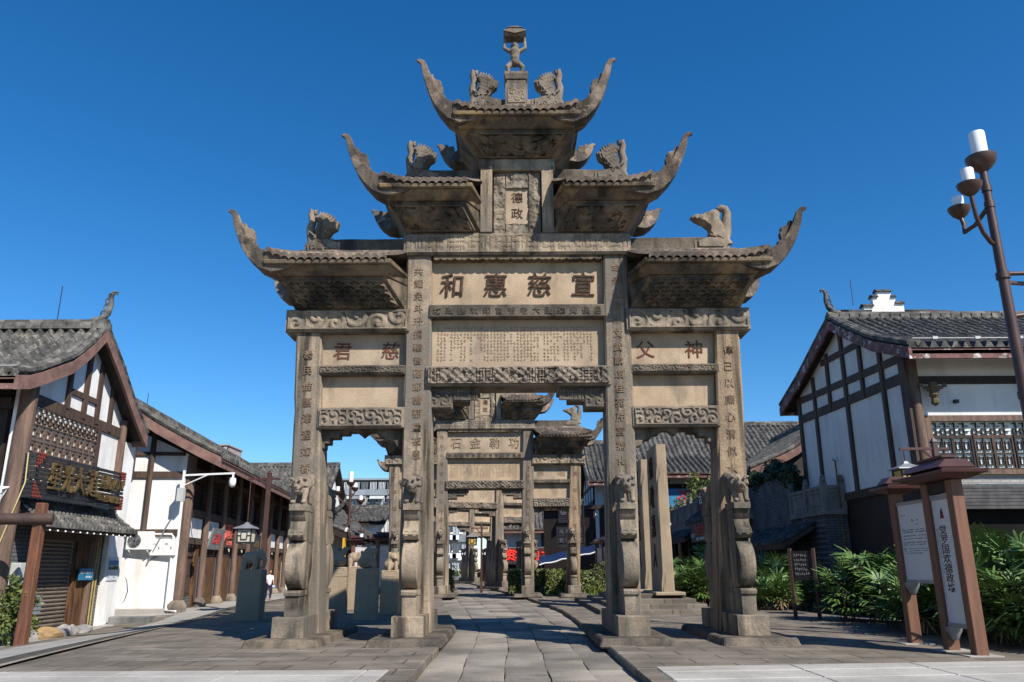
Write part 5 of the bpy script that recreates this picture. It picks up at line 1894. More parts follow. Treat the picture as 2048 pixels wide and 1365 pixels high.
# ---------------------------------------------------------------- carved hitching posts with animals
def hpost(label, x, y, z, w, h, kind, rz=0):
    t = thing('carved_animal_post', label, 'stone post', (x, y, z), rz, 'carved animal posts behind the nearest gate')
    b = MB()
    b.frus((-w / 2, w / 2, -w / 2, w / 2), -.1, (-w / 2 + .012, w / 2 - .012, -w / 2 + .012, w / 2 - .012), h)
    p = b.build('post', STONE_K, t, bev=.02)
    b = MB()
    r = .055
    loop = [(-w * .28, h - .13), (w * .28, h - .13), (w * .28 + r * .8, h - .13 + r), (w * .28, h - .13 + 2 * r), (-w * .28, h - .13 + 2 * r), (-w * .28 - r * .8, h - .13 + r)]
    b.tube([(q[0], -w / 2 + .012, q[1]) for q in loop + loop[:1]], .008, 5)
    b.box(-w / 2 + .003, w / 2 - .003, -w / 2 + .003, w / 2 - .003, h - .205, h - .195)
    b.build('carved_panel', STONE_K, p)
    H = h
    if kind == 'elephant':
        S = [((-.10, 0, H + .23), (.175, .13, .135)), ((.02, 0, H + .24), (.13, .125, .13)), ((.13, 0, H + .30), (.095, .09, .105)), ((.13, 0, H + .36), (.07, .07, .06))]
        for s in (-1, 1):
            S += [((-.19, s * .07, H + .15), (-.19, s * .075, H + .01), .07, .06), ((.05, s * .07, H + .15), (.05, s * .075, H + .01), .062, .055), ((.05, s * .105, H + .29), (.055, .022, .085)), ((.18, s * .05, H + .22), (.235, s * .05, H + .2), .018, .01)]
        tr = [(.19, 0, H + .28), (.225, 0, H + .19), (.225, 0, H + .1), (.19, 0, H + .04), (.13, 0, H + .035)]
        S += [(tr[i], tr[i + 1], .055 - .009 * i, .046 - .008 * i) for i in range(4)]
    elif kind == 'dragon':
        S = [((-.02, 0, H + .14), (.2, .17, .15)), ((-.02, 0, H + .1), (.19, .16, .11)), ((-.06, 0, H + .2), (.02, 0, H + .3), .12, .1), ((-.02, 0, H + .29), (.17, 0, H + .42), .085, .055), ((.0, 0, H + .25), (.14, 0, H + .32), .06, .035), ((.12, 0, H + .44), (.03, .05, .03))]
        for s in (-1, 1):
            S += [((.04, s * .07, H + .37), (.028, .025, .028))]
            for k in range(5):
                S.append(((-.05, s * .06, H + .24 + .045 * k), (-.21, s * .05, H + .25 + .055 * k), .032, .016))
    elif kind == 'qilin':
        S = [((-.03, 0, H + .13), (.2, .16, .14)), ((-.03, 0, H + .2), (.0, 0, H + .32), .15, .11), ((.0, 0, H + .33), (.13, 0, H + .36), .095, .06), ((.02, 0, H + .29), (.13, 0, H + .29), .05, .032), ((.14, 0, H + .4), (.03, .04, .025))]
        for s in (-1, 1):
            S += [((.0, s * .05, H + .40), (-.04, s * .06, H + .50), .035, .012), ((.12, s * .09, H + .12), (.13, s * .09, H + .02), .05, .045), ((-.06, s * .14, H + .16), (.09, .03, .09)), ((-.14, s * .05, H + .33), (-.1, s * .05, H + .22), .03, .05)]
    else:
        S = [((-.02, 0, H + .12), (.15, .13, .13)), ((.0, 0, H + .2), (.06, -.02, H + .28), .12, .1), ((.06, -.05, H + .31), (.1, .1, .1)), ((.1, -.13, H + .28), (.055, .05, .045))]
        for s in (-1, 1):
            S += [((.05 + s * .08, -.1, H + .16), (.05 + s * .08, -.12, H + .02), .045, .045), ((.06 + s * .08, -.04, H + .39), (.03, .03, .03))]
            for k in range(4):
                S.append(((.06 + s * .1, -.06, H + .24 + .05 * k), (.035, .04, .032)))
    o = blob('stone_' + kind, S, STONE_K, t, .013, 2)
    if kind == 'qilin':
        b = MB()
        b.tube([(-.02 + .08 * (1 - a / 9) * math.cos(a), -.165, H + .15 + .08 * (1 - a / 9) * math.sin(a)) for a in np.linspace(0, 8, 18)], .012, 5)
        b.build('carved_spiral', STONE_K, o)
    return t
hpost('shaded stone post with a carved elephant facing right, left of the nearest gate', -5.53, 17.5, 0, .50, 1.02, 'elephant', R(4))
hpost('stone post with a carved dragon raising its head, a diagonal shadow across it', -4.14, 19.5, .0, .45, 1.06, 'dragon', R(4))
hpost('shaded stone post with a horned beast curled on top, between the two left pillars', -3.08, 17.45, 0, .47, 1.03, 'qilin', R(4))
hpost('narrow lit stone post with a small lion beside the left inner pillar', -2.90, 19.45, 0, .44, .98, 'lion', R(6))
hpost('stone post showing only a lit orange edge left of the dragon post', -5.0, 21.4, 0, .46, 1.06, 'lion', R(5))
hpost('stone post showing only a thin lit edge behind the horned-beast post', -4.15, 21.9, 0, .46, 1.08, 'elephant', R(5))
hpost('farthest stone post, mostly hidden behind the small lion post', -2.92, 21.8, 0, .45, 1.0, 'qilin', R(5))

# ---------------------------------------------------------------- standing slabs on a stepped plinth
PL = thing('stepped_plinth', 'low stepped stone plinth carrying the two tall standing slabs', 'plinth', (3.6, 21.5, 0))
b0 = [(1.95, 4.62, 18.8, 26.5), (2.3, 4.5, 19.3, 26), (2.62, 4.35, 19.75, 25.5), (2.95, 4.2, 20.2, 25)]
for k, (x0, x1, y0, y1) in enumerate(b0):
    b = MB()
    L = []
    x = x0
    while x < x1 - .1:
        w = min(random.uniform(.7, 1.2), x1 - x)
        rslab(b, x - 3.6 + .004, x + w - 3.6 - .004, y0 - 21.5, y1 - 21.5, -.1 + .098 * k * (k > 0), .098 * (k + 1), k, .006, .2)
        x += w
    b.build('step', PAVE, PL)
def slab(label, x, y, h):
    t = thing('standing_slab', label, 'stone slab', (x, y, .39), 0, 'standing slabs on the stepped plinth')
    b = MB()
    rough_pillar((-.155, .155, -.75, .75), -.02, (-.135, .135, -.70, .70), h, 3, .012)
    o = rough_pillar((-.155, .155, -.75, .75), -.02, (-.135, .135, -.70, .70), h, 3, .012).build('slab_body', STONE_K, t)
    b = MB()
    b.box(-.36, .36, -1.0, 1.0, -.03, .05)
    b.build('slab_base', STONE_K, t, bev=.015)
    lettering(column('德政惠人', 0, h - .55, .9, .62, .9), frame((-.158, 0, 0), 'left'), .02, INK, o, 'inscription', jit=.05)
    return t
slab('tall tooled stone slab with large carved characters, its narrow edge sunlit, on the stepped plinth', 3.80, 21.0, 3.68)
slab('second tooled slab, mostly hidden behind the right inner pillar of the nearest gate', 3.78, 23.4, 3.6)

# ---------------------------------------------------------------- notice boards
def notice_board(label, loc, rz, texts=True, group='brown roofed notice boards'):
    t = thing('notice_board', label, 'notice board', loc, rz, group)
    K = frame((0, 0, 0), 'left')
    for y, h in ((.95, 2.02), (.0, 2.06), (-.62, 2.06)):
        b = MB()
        b.box(-.075, .075, y - .07, y + .07, -.3, h)
        p = b.build('post', BROWN, t, bev=.008)
        b = MB()
        b.box(-.2, .2, y - .15, y + .15, -.3, .012)
        b.build('post_footing', PALE, p)
    # wide panel between the first two posts
    b = MB()
    b.box(-.03, .03, .08, .87, .84, 1.84)
    a = b.build('wide_panel', BOARDW, t)
    for q in ((.08, .87, 1.84, 1.88), (.08, .87, .80, .84)):
        b = MB()
        b.box(-.05, .05, q[0], q[1], q[2], q[3])
        b.build('panel_rail', GREYM, a)
    b = MB()
    b.box(-.03, .03, -.54, -.08, .34, 1.84)
    c = b.build('narrow_panel', BOARDW, t)
    for z0, z1 in ((1.84, 1.90), (.29, .34)):
        b = MB()
        b.box(-.05, .05, -.54, -.08, z0, z1)
        b.build('panel_rail', GREYM, c)
    b = MB()
    b.lathe([(.10, 0), (.09, -.05), (.065, -.09), (.05, -.13), (.02, -.16)], 10, (0, .80, .80))
    b.build('turned_drop', GREYM, a, smooth=40)
    b = MB()
    b.lathe([(.10, 0), (.09, -.05), (.065, -.09), (.05, -.13), (.02, -.16)], 10, (0, -.12, .29))
    b.build('turned_drop', GREYM, c, smooth=40)
    # layered little roofs
    def cap(y0, y1, z, w, upper):
        b = MB()
        b.frus((-w * .62, w * .62, y0 + .1, y1 - .1), z, (-w, w, y0, y1), z + .05)
        b.prism([(y0 - .10, z + .05), (y1 + .10, z + .05), (y1 + .12, z + .10), (y1, z + .085), (y0, z + .085), (y0 - .12, z + .10)], 'x', -w - .02, w + .02)
        b.frus((-w * .6, w * .6, y0 + .12, y1 - .12), z + .086, (-w * .5, w * .5, y0 + .14, y1 - .14), z + .13)
        b.prism([(-w * .9, z + .13), (w * .9, z + .13), (w * .5, z + .23), (-w * .5, z + .23)], 'y', y0 + .06, y1 - .06)
        b.build('cap_roof', STEEL_R, t, bev=.006)
        if upper:
            b = MB()
            b.box(-w * .25, w * .25, y0 + .25, y1 - .25, z + .231, z + .27)
            b.box(-w * .35, w * .35, y0 + .2, y1 - .2, z + .271, z + .30)
            b.build('cap_ridge', STEEL_R, t)
    cap(.74, 1.12, 2.02, .22, False)
    cap(-.82, .28, 2.07, .27, True)
    b = MB()
    b.box(-.04, .04, -.54, -.075, 1.92, 2.06)
    b.build('fretwork_panel', TIMBER_D, t)
    if texts:
        lettering(column('觉罗国欢德政坊', -(-.27) - .0, 1.46,   .76, .125, 1.5), K @ Matrix.Translation((0, 0, .032)), .003, INK, c)
        b = MB(K)
        scribble(b, .14, .205, .9, 1.52, .032, Matrix.Translation((0, 0, .031)), .002, 1.15)
        scribble(b, .105, .14, .62, 1.48, .02, Matrix.Translation((0, 0, .031)), .002, 1.1)
        b.build('small_lettering', mat('grey_print', (.22, .22, .22), (.28, .28, .28), 5), c)
        b = MB(K)
        M5 = Matrix.Translation((0, 0, .033))
        for s in (-1, 1):
            b.tube([(.30 - .02, 1.70 + .0, .0), (.30 + s * .028, 1.63, 0), (.30 + s * .035, 1.60, 0)], .007, 5, M5)
            b.tube([(.30 + s * .03, 1.655, 0), (.30 - s * .025, 1.61, 0)], .007, 5, M5)
        b.prism([(.27, 1.66), (.30, 1.735), (.33, 1.66), (.30, 1.685)], 'z', -.002, .004, M5)
        b.build('emblem', mat('dark_red_emblem', (.2, .03, .03), (.15, .025, .025)), c)
        b = MB(K)
        for k, (z, n0, n1, sz) in enumerate(((1.70, -.80, -.66, .022), (1.62, -.52, -.30, .03), (1.57, -.50, -.34, .014), (1.50, -.82, -.12, .016), (1.47, -.82, -.12, .016), (1.42, -.82, -.12, .012), (1.38, -.82, -.12, .012), (1.33, -.82, -.12, .016), (1.30, -.82, -.20, .016), (1.25, -.82, -.12, .012), (1.22, -.82, -.12, .012), (1.19, -.82, -.3, .012))):
            scribble(b, n0, n1, z - sz * .6, z + sz * .65, sz, Matrix.Translation((0, 0, .031)), .002, 1.1, fill=.95)
        b.build('small_lettering', mat('grey_print', (.16, .16, .16), (.22, .22, .22), 5), a)
    return t
notice_board('brown roofed notice board with pale panels, nearest the camera on the right', (5.5, 10.6, 0), 0)
notice_board('brown notice board seen end-on, dark between the left pillars', (-5.2, 31.4, .0), R(86), False)
notice_board('small brown notice board beyond the second gate, beside the round-leaved shrub', (4.05, 36.6, 0), R(12), True)
t = thing('small_notice', 'low brown notice on two posts with rows of white writing, by the palms', 'notice board', (5.95, 16.9, -.08), R(-42))
t.scale = (.8, .8, 1.06)
for x in (-.31, .31):
    b = MB()
    b.box(x - .04, x + .04, -.035, .035, -.2, 1.38)
    b.build('post', TIMBER, t)
b = MB()
b.box(-.27, .27, -.02, .02, .78, 1.33)
p = b.build('panel', TIMBER_D, t)
b = MB()
K = frame((0, -.0215, 0), 'front')
for k in range(5):
    z = 1.24 - k * .085
    scribble(b, -.21, random.uniform(.1, .21), z - .028, z + .03, .05, K, .002, 1.1, fill=.97, ragged=False)
b.build('small_lettering', mat('pale_print', (.5, .48, .45), (.42, .4, .38)), p)

# ---------------------------------------------------------------- street lamps
def candle(b_w, b_s, c, r, h, up=1):
    x, y, z = c
    if up > 0:
        b_s.lathe([(r * .5, -.12), (r * 1.3, -.06), (r * 1.9, .02), (r * 2.0, .07), (r * 1.9, .075)], 16, c)
        b_w.lathe([(r, .076), (r, h), (r * .96, h + .012), (r * .8, h + .015)], 18, c)
    else:
        b_s.lathe([(r * 2.0, -.03), (r * 2.0, .03), (r * .6, .05)], 16, c)
        b_w.lathe([(r * .8, -h), (r, -h + .01), (r, -.031)], 18, c)
LP = thing('candle_lamp', 'tall brown street lamp with white candle-shaped lights at the right edge', 'street lamp', (7.28, 11, -.1), 0, 'brown lamps with candle-shaped lights')
b = MB()
b.tube([(0, 0, -.2), (0, 0, 4.6), (0, 0, 7.0)], [.09, .076, .055], 14)
for z in (3.4, 5.2, 6.35, 6.62):
    b.tube([(0, 0, z), (0, 0, z + .1)], .095 if z < 6 else .072, 14)
pole = b.build('pole', STEEL, LP, smooth=40)
def arm(pts, c, r, h, rad=.034, up=1):
    b = MB()
    b.tube(pts, rad, 8)
    a = b.build('arm', STEEL, LP, smooth=50)
    bw, bs = MB(), MB()
    candle(bw, bs, c, r, h, up)
    bs.build('drip_pan', STEEL, a, smooth=40)
    bw.build('candle_light', LAMPW, a, smooth=40)
bw, bs = MB(), MB()
bs.lathe([(.06, -.1), (.1, -.06), (.18, .02), (.215, .1), (.22, .16), (.21, .165), (.2, .16)], 20, (0, 0, 7.05))
bs.build('drip_pan', STEEL, pole, smooth=40)
bw.lathe([(.115, .1), (.115, .56), (.108, .58), (.09, .583)], 20, (0, 0, 7.05))
bw.build('candle_light', LAMPW, pole, smooth=40)
arm([(-.05, 0, 5.76), (-.12, -.05, 5.77), (-.25, -.12, 5.9), (-.34, -.17, 6.12), (-.375, -.2, 6.35), (-.38, -.2, 6.52)], (-.38, -.2, 6.58), .09, .30)
arm([(-.04, .03, 6.34), (-.14, .2, 6.16), (-.24, .34, 6.1), (-.13, .5, 6.3), (-.14, .54, 6.46)], (-.14, .54, 6.54), .085, .24)
arm([(.04, 0, 5.28), (.3, -.05, 5.27), (.7, -.1, 5.3), (.95, -.14, 5.5)], (.95, -.14, 5.6), .09, .3)
arm([(.03, .03, 5.05), (.28, .3, 5.25), (.7, .5, 5.3), (1.0, .6, 5.45)], (1.0, .6, 5.52), .09, .3)
arm([(.04, 0, 4.62), (.4, -.02, 4.66), (.85, -.03, 4.6), (.95, -.03, 4.45)], (.95, -.03, 4.36), .09, .3, .034, -1)

CL = thing('candle_lamp', 'brown street lamp with candle lights before the grey apartment block', 'street lamp', (-7.3, 36, -.25), 0, 'brown lamps with candle-shaped lights')
LPsave, LP = LP, CL
b = MB()
b.tube([(0, 0, -.2), (0, 0, 4.9)], [.085, .055], 12)
pole = b.build('pole', STEEL, CL, smooth=40)
bw, bs = MB(), MB()
candle(bw, bs, (0, 0, 4.95), .1, .52)
bs.build('drip_pan', STEEL, pole, smooth=40)
bw.build('candle_light', LAMPW, pole, smooth=40)
arm([(0, 0, 4.1), (-.3, 0, 4.12), (-.5, 0, 4.3), (-.57, 0, 4.5)], (-.57, 0, 4.55), .085, .26, .03)
arm([(0, 0, 3.7), (.3, 0, 3.72), (.42, .05, 3.9), (.46, .1, 4.1)], (.46, .1, 4.15), .085, .26, .03)
arm([(0, 0, 4.5), (.08, .3, 4.5), (.12, .4, 4.6)], (.12, .42, 4.75), .085, .26, .03)
arm([(0, 0, 3.3), (.3, 0, 3.34), (.52, 0, 3.1), (.58, 0, 2.9)], (.58, 0, 2.86), .085, .26, .03, -1)
arm([(-.02, -.05, 3.2), (-.06, -.1, 3.2)], (-.07, -.13, 3.12), .085, .28, .03, -1)
c = dup(CL, (-10.0, 60, -.5), R(40), 'smaller brown lamp with candle lights in front of the crossing tiled roofs')
c.scale = (.85, .85, .85)
LP = LPsave

def lantern_post(label, loc, h, side, arm_len, lit, sc=1.0, drop=.5):
    """dark red post with a cross arm carrying one roofed lantern"""
    t = thing('lantern_post', label, 'street lamp', loc, 0, 'red-brown lantern posts')
    b = MB()
    w = .055 * sc
    b.frus((-w * 1.2, w * 1.2, -w * 1.2, w * 1.2), -.3, (-w, w, -w, w), h)
    b.frus((-w * 1.3, w * 1.3, -w * 1.3, w * 1.3), h, (.0, .0, .0, .0), h + .12)
    b.box(-w * 1.7, w * 1.7, -w * 1.7, w * 1.7, -.3, .3)
    b.build('post', STEEL, t, bev=.008)
    b = MB()
    x1 = side * arm_len
    b.box(min(-side * .3, x1), max(-side * .3, x1), -.03, .03, h - .16, h - .11)
    b.bar((0, 0, h - .4), (side * .25, 0, h - .17), .04, .04)
    b.build('cross_arm', STEEL_R, t)
    cx, cz = x1 - side * .08, h - .18 - drop
    b = MB()
    b.tube([(cx, 0, h - .18), (cx, 0, cz)], .012, 6)
    L = b.build('lantern_hanger', STEEL_R, t)
    b = MB()
    n = 4
    b.loft([[(cx + r * sx, r * sy, cz + z) for sx, sy in ((-1, -1), (1, -1), (1, 1), (-1, 1))] for r, z in ((.03, .0), (.06, -.05), (.15, -.10), (.27 * 1, -.15), (.275, -.175))])
    b.build('lantern_roof', GREYM, L)
    b = MB()
    b.frus((cx - .17, cx + .17, -.17, .17), cz - .52, (cx - .19, cx + .19, -.19, .19), cz - .176)
    b.build('lantern_panes', lit, L)
    b = MB()
    for sx in (-1, 1):
        for sy in (-1, 1):
            b.bar((cx + sx * .175, sy * .175, cz - .54), (cx + sx * .195, sy * .195, cz - .17), .03, .03)
    for sy in (-1, 1):
        for z in (-.53, -.19):
            b.box(cx - .2, cx + .2, sy * .19 - .014, sy * .19 + .014, cz + z - .014, cz + z + .014)
            b.box(cx - .19 + (sy < 0) * .37, cx - .175 + (sy < 0) * .37, -.2, .2, cz + z - .013, cz + z + .013)
        for s in (-1, 1):
            b.box(cx + s * .08 - .008, cx + s * .08 + .008, sy * .192 - .01, sy * .192 + .01, cz - .45, cz - .26)
            b.box(cx - .08, cx + .08, sy * .192 - .009, sy * .192 + .009, cz - .355 + s * .095 - .008, cz - .355 + s * .095 + .008)
            b.box(cx + s * .19, cx + s * .08, sy * .191 - .009, sy * .191 + .009, cz - .36, cz - .344)
    b.box(cx - .2, cx + .2, -.2, .2, cz - .56, cz - .545)
    b.build('lantern_frame', BLACK, L)
    return t
PANE = mat('cream_lantern_pane', (.62, .58, .46), (.56, .52, .42), 3, .5, .4, fine=.05)
lantern_post('red-brown post with a white-paned lantern in front of the left shop row', (-6.72, 22, -.2), 3.75, -1, .58, PANE, drop=1.12)
lantern_post('red-brown post with an amber lantern just behind the near notice board', (8.98, 16.8, -.2), 3.75, -1, .75, AMBER, drop=.22)
lantern_post('red-brown lantern post standing beside the lane beyond the second gate', (-1.47, 38, 0), 2.95, -1, .5, AMBER, drop=.18, sc=.75)

# ---------------------------------------------------------------- things on the walls
AC = thing('air_conditioner', 'white air-conditioner unit on the blank white end wall', 'air conditioner', (-10.42, 22.8, 1.8))
AC.scale = (.86, .86, .86)
b = MB()
b.box(-.42, .40, -.15, .17, -.29, .29)
b.build('casing', WHITE, AC, bev=.02)
b = MB()
for r in (.05, .09, .13, .17, .21):
    b.tube([(-.15 + r * math.cos(a), -.165, r * math.sin(a)) for a in np.linspace(0, 2 * math.pi, 25)], .006, 4)
for k in range(12):
    a = k * math.pi / 6
    b.tube([(-.15 + .04 * math.cos(a), -.162, .04 * math.sin(a)), (-.15 + .21 * math.cos(a), -.162, .21 * math.sin(a))], .004, 4)
b.build('fan_grille', GREYM, AC)
b = MB()
b.lathe([(.215, 0), (.215, .006)], 24, (0, 0, 0), Matrix.Translation((-.15, -.152, 0)) @ Matrix.Rotation(R(90), 4, 'X'))
b.build('fan_opening', BLACK, AC)
for x in (-.3, .3):
    b = MB()
    b.bar((x, .2, -.5), (x, -.14, -.31), .03, .03)
    b.build('wall_bracket', WHITE, AC)
b = MB()
b.tube([(.41, .1, -.1), (.6, .12, -.45), (.3, .15, -.62), (-.2, .18, -.55), (-.35, .2, -.45)], .02, 6)
b.build('hose', GREYM, AC)
t = thing('meter_box', 'pair of white meter boxes on the blank white end wall', 'meter box', (-9.78, 22.93, 1.62))
for x in (-.2, .14):
    b = MB()
    b.box(x - .17 + .0, x + .165, -.12, .06, -.22, .22)
    p = b.build('casing', WHITE, t, bev=.01)
    b = MB()
    b.box(x - .1, x - .02, -.126, -.121, .08, .11)
    b.box(x + .06, x + .09, -.126, -.121, -.05, .02)
    b.build('door_marks', GREYM, p)
b = MB()
b.tube([(-10.55, 22.9, 2.0), (-9.62, 22.9, 1.98), (-9.56, 22.9, 1.9), (-9.56, 22.88, -.05), (-9.2, 22.7, -.07)], .03, 8)
tag(b.build('conduit_pipe', WHITE), 'white conduit pipe running down the end wall to the pavement', 'pipe')
b = MB()
b.tube([(-10.2, 22.86, 1.2), (-9.95, 22.8, 1.75), (-9.75, 22.75, 2.15), (-9.62, 22.7, 2.36), (-9.55, 22.7, 2.38)], .022, 8)
tag(b.build('bent_pipe', GREYM), 'grey bent pipe slanting across the end wall above the meter boxes', 'pipe')
b = MB()
b.tube([(-11.0, 22.9, 1.05), (-10.9, 22.88, .95), (-10.72, 22.88, .75), (-10.66, 22.88, .45), (-10.72, 22.88, .2), (-10.8, 22.88, .1)], .015, 6)
tag(b.build('loose_cable', BLACK), 'loose black cable hanging on the blank white end wall', 'cable')
t = thing('meter_box', 'grey-green meter cabinet on the brick beside the roller shutter', 'meter box', (-9.8, 16.55, .95))
b = MB()
b.box(-.16, .04, -.3, .02, -.22, .22)
b.box(-.15, .04, .03, .3, -.29, .2)
b.build('casing', METER, t, bev=.012)
b = MB()
for y, z in ((.2, .12), (.2, -.12), (-.03, .03)):
    b.lathe([(.022, 0), (.022, .012)], 10, (0, 0, 0), Matrix.Translation((.04, y, z)) @ Matrix.Rotation(R(90), 4, 'Y'))
b.build('lock', BLUE, t)
sign_board('notice_plate', 'small blue notice plate with white writing beside the roller shutter', 'notice', (-9.93, 19.15, .93), .62, .26, 'right', SIGNB, row('温馨提示请勿停车', -.24, .24, .04, .055) + row('谢谢配合', .0, .22, -.06, .045), WHITE, None, .02, .004)
b = MB()
b.box(.0, .012, -.26, .26, -.28, .28)
o = b.build('wall_poster', mat('pale_poster', (.62, .66, .7), (.55, .6, .65), 3, .6))
o.location = (-9.99, 20.5, 1.05)
tag(o, 'pale poster with a blue landscape on the white pilaster', 'poster')
b = MB()
b.prism([(-.24, .05), (-.1, .09), (.02, .06), (.12, .10), (.24, .07), (.24, .20), (-.24, .20)], 'x', .013, .016)
b.build('poster_sky', SIGNB, o)
b = MB()
b.prism([(-.24, -.02), (.24, -.02), (.24, .05), (.1, .075), (-.05, .04), (-.24, .048)], 'x', .013, .017)
b.build('poster_hills', LEAF_D, o)
CC = thing('surveillance_camera', 'white dome camera on a long white bracket fixed to the shop row', 'security camera', (-8.9, 22.55, 3.62))
b = MB()
b.bar((-.45, .1, -.02), (1.02, 0, .02), .05, .05)
b.bar((-.42, .1, -.3), (.25, .02, -.02), .03, .03)
b.bar((-.45, .1, -.35), (-.45, .1, .12), .06, .06)
b.build('bracket', WHITE, CC)
b = MB()
b.tube([(.98, 0, 0), (.98, 0, -.1)], .03, 8)
b.lathe([(.03, -.1), (.085, -.12), (.095, -.2), (.095, -.26), (.08, -.33), (.03, -.37)], 14, (.98, 0, 0))
b.build('dome_housing', WHITE, CC, smooth=50)
b = MB()
b.box(-.56, -.38, .0, .16, -.75, -.38)
b.build('control_box', METER, CC)
CC2 = thing('surveillance_camera', 'grey dome camera hanging behind the near notice board', 'security camera', (7.55, 14.3, 2.62))
b = MB()
b.lathe([(.03, .1), (.11, .08), (.12, 0), (.11, -.08), (.05, -.13)], 14)
b.build('dome_housing', WHITE, CC2, smooth=50)
b = MB()
b.tube([(0, 0, .1), (.0, .0, .2), (.5, .3, .25)], .03, 8)
b.build('bracket', GREYM, CC2)
b = MB()
b.tube([(.5, .3, .25), (.5, .3, -2.9)], .05, 8)
b.build('pole', GREYM, CC2)

# timber post and log rail at the left edge
t = thing('timber_fence', 'reddish timber post with a dark log rail at the left edge', 'fence', (-8.9, 15.2, -.25))
POSTM = mat('reddish_post', (.21, .085, .045), (.12, .055, .035), 4, .7, .3, .3, 20, (5, 5, .6), fine=.4)
b = MB()
b.frus((-.10, .10, -.09, .09), -.2, (-.09, .09, -.08, .08), 2.5)
b.build('post', POSTM, t, bev=.02)
b = MB()
b.tube([(-3, -1.0, 2.17), (.25, -.0, 2.2)], .105, 12)
b.build('log_rail', mat('dark_log', (.085, .05, .04), (.05, .032, .028), 3, .7, .3, .3, 20), t, smooth=50)
# cables looping off the left edge
for k, dz in enumerate((0, .07, .15)):
    b = MB()
    b.tube([(-12.5, 15.2, 1.9 + dz), (-11.4, 15.3, 2.15 + dz), (-10.3, 15.5, 2.45 + dz), (-9.9, 15.7, 2.6), (-10.1, 15.75, 2.3 + dz), (-10.8, 15.7, 2.2 + dz), (-12.0, 15.5, 1.75 + dz)], .014, 5)
    tag(b.build('loose_cable', WHITE), 'white cables looped round the corner column of the left-hand house', 'cable', 'cables looped at the left edge')
b = MB()
b.tube([(-9.72, 15.85, 3.3), (-9.66, 15.8, 2.7), (-9.7, 15.7, 2.3), (-9.85, 15.6, 1.5), (-9.9, 15.65, -.2)], .014, 5)
tag(b.build('loose_cable', mat('yellow_cable', (.55, .45, .2), (.5, .4, .18))), 'yellow cable running down the corner column of the left-hand house', 'cable')
# stone block step by the pilaster
b = MB()
rslab(b, -.5, .5, -.2, .2, -.1, .14, 3, .02, .2)
o = b.build('stone_block', BALU)
o.location = (-9.4, 20.6, -.22)
tag(o, 'rough grey stone block lying at the foot of the white pilaster', 'stone block')
# rocks edging the little bed
RP = [(-9.75, 16.1, .3, .15, ROCK, 'pale rock at the left end of the row of edging stones'), (-9.62, 16.6, .24, .16, ROCK, 'second edging rock from the left, blue-grey'), (-9.5, 17.08, .36, .17, ROCK_O, 'ochre edging rock, the longest in the row'), (-9.48, 17.62, .24, .17, ROCK, 'rounded grey rock right of the ochre one'), (-9.52, 18.05, .2, .14, ROCK, 'dark chunky rock below the roller shutter'), (-9.55, 18.55, .28, .12, ROCK, 'low flat rock at the right end of the edging row')]
for i, (x, y, r, h, m, lab) in enumerate(RP):
    bm = bmesh.new()
    bmesh.ops.create_icosphere(bm, subdivisions=3, radius=1)
    for v in bm.verts:
        n = noise.noise(v.co * 1.3 + Vector((i * 5.1, 0, 0)))
        n2 = noise.noise(v.co * 3.5 + Vector((0, i * 3.7, 0)))
        v.co *= 1 + .35 * n + .14 * n2
        v.co = Vector((v.co.x * r * .7, v.co.y * r, v.co.z * h))
    me = bpy.data.meshes.new('edging_rock')
    bm.to_mesh(me)
    bm.free()
    o = link('edging_rock', me, m, smooth=35)
    o.location = (x, y, float(gz(x, y)) + h * .4)
    tag(o, lab, 'rock', 'rocks edging the bed at the left')

# red lanterns
for k in range(6):
    b = MB()
    b.ball((0, 0, 0), (.17, .17, .14), n=10)
    o = b.build('red_lantern', RED, smooth=180)
    o.location = (-8.35 + .0 * k, 40.3 + k * 1.05, 2.42)
    tag(o, 'round red lantern in the row under the dark eave of the lantern shop', 'lantern', 'round red lanterns under the eave')
    b = MB()
    b.lathe([(.07, .13), (.07, .17)], 8)
    b.lathe([(.07, -.17), (.07, -.13)], 8)
    b.tube([(0, 0, .17), (0, 0, .4)], .01, 4)
    b.build('lantern_cap', GOLD, o)
for k in range(5):
    b = MB()
    b.lathe([(.05, -.15), (.09, -.12), (.09, .12), (.05, .15)], 10)
    o = b.build('red_lantern', RED, smooth=60)
    o.location = (-9.02, 39, 4.35 - k * .46)
    tag(o, 'small red lantern on the hanging string beside the left pillar', 'lantern', 'small lanterns on a hanging string')
b = MB()
b.box(-.04, .04, -.25, .25, -.5, .5)
o = b.build('yellow_banner', mat('yellow_cloth', (.7, .42, .03), (.6, .35, .03), 3))
o.location = (-8.2, 39.6, 1.95)
tag(o, 'yellow vertical banner hanging at the lantern shop', 'banner')
# blue tarpaulin awnings and dark signs beyond the right bay of the second gate
t = thing('tarpaulin_awning', 'blue tarpaulin awning with a white hem behind the right hedge', 'awning', (3.0, 42, 1.6))
b = MB()
P = np.zeros((6, 16, 3))
for i in range(6):
    for j in range(16):
        P[i, j] = (-1.7 + 4.2 * j / 15, -1.2 + 1.6 * i / 5, -.42 + .9 * j / 15 - .0 * i + .35 * i / 5 + .03 * math.sin(j * 1.9))
b.grid(P)
b.build('sheet', mat('navy_tarpaulin', (.012, .025, .075), (.01, .02, .055), 3, .5), t, smooth=60)
b = MB()
b.tube([(p[0], p[1], p[2] - .03) for p in P[0]], .035, 6)
b.build('hem', WHITE, t)
for x in (-1.6, 2.4):
    b = MB()
    b.tube([(x, -1.0, -1.8), (x, -1.0, -.3 + (x > 0) * .7)], .03, 6)
    b.build('pole', GREYM, t)
DIM = mat('dim_pale_letters', (.22, .22, .26), (.18, .18, .21), 4)
DS = mat('dark_blue_grey_board', (.055, .055, .07), (.04, .04, .052), 3)
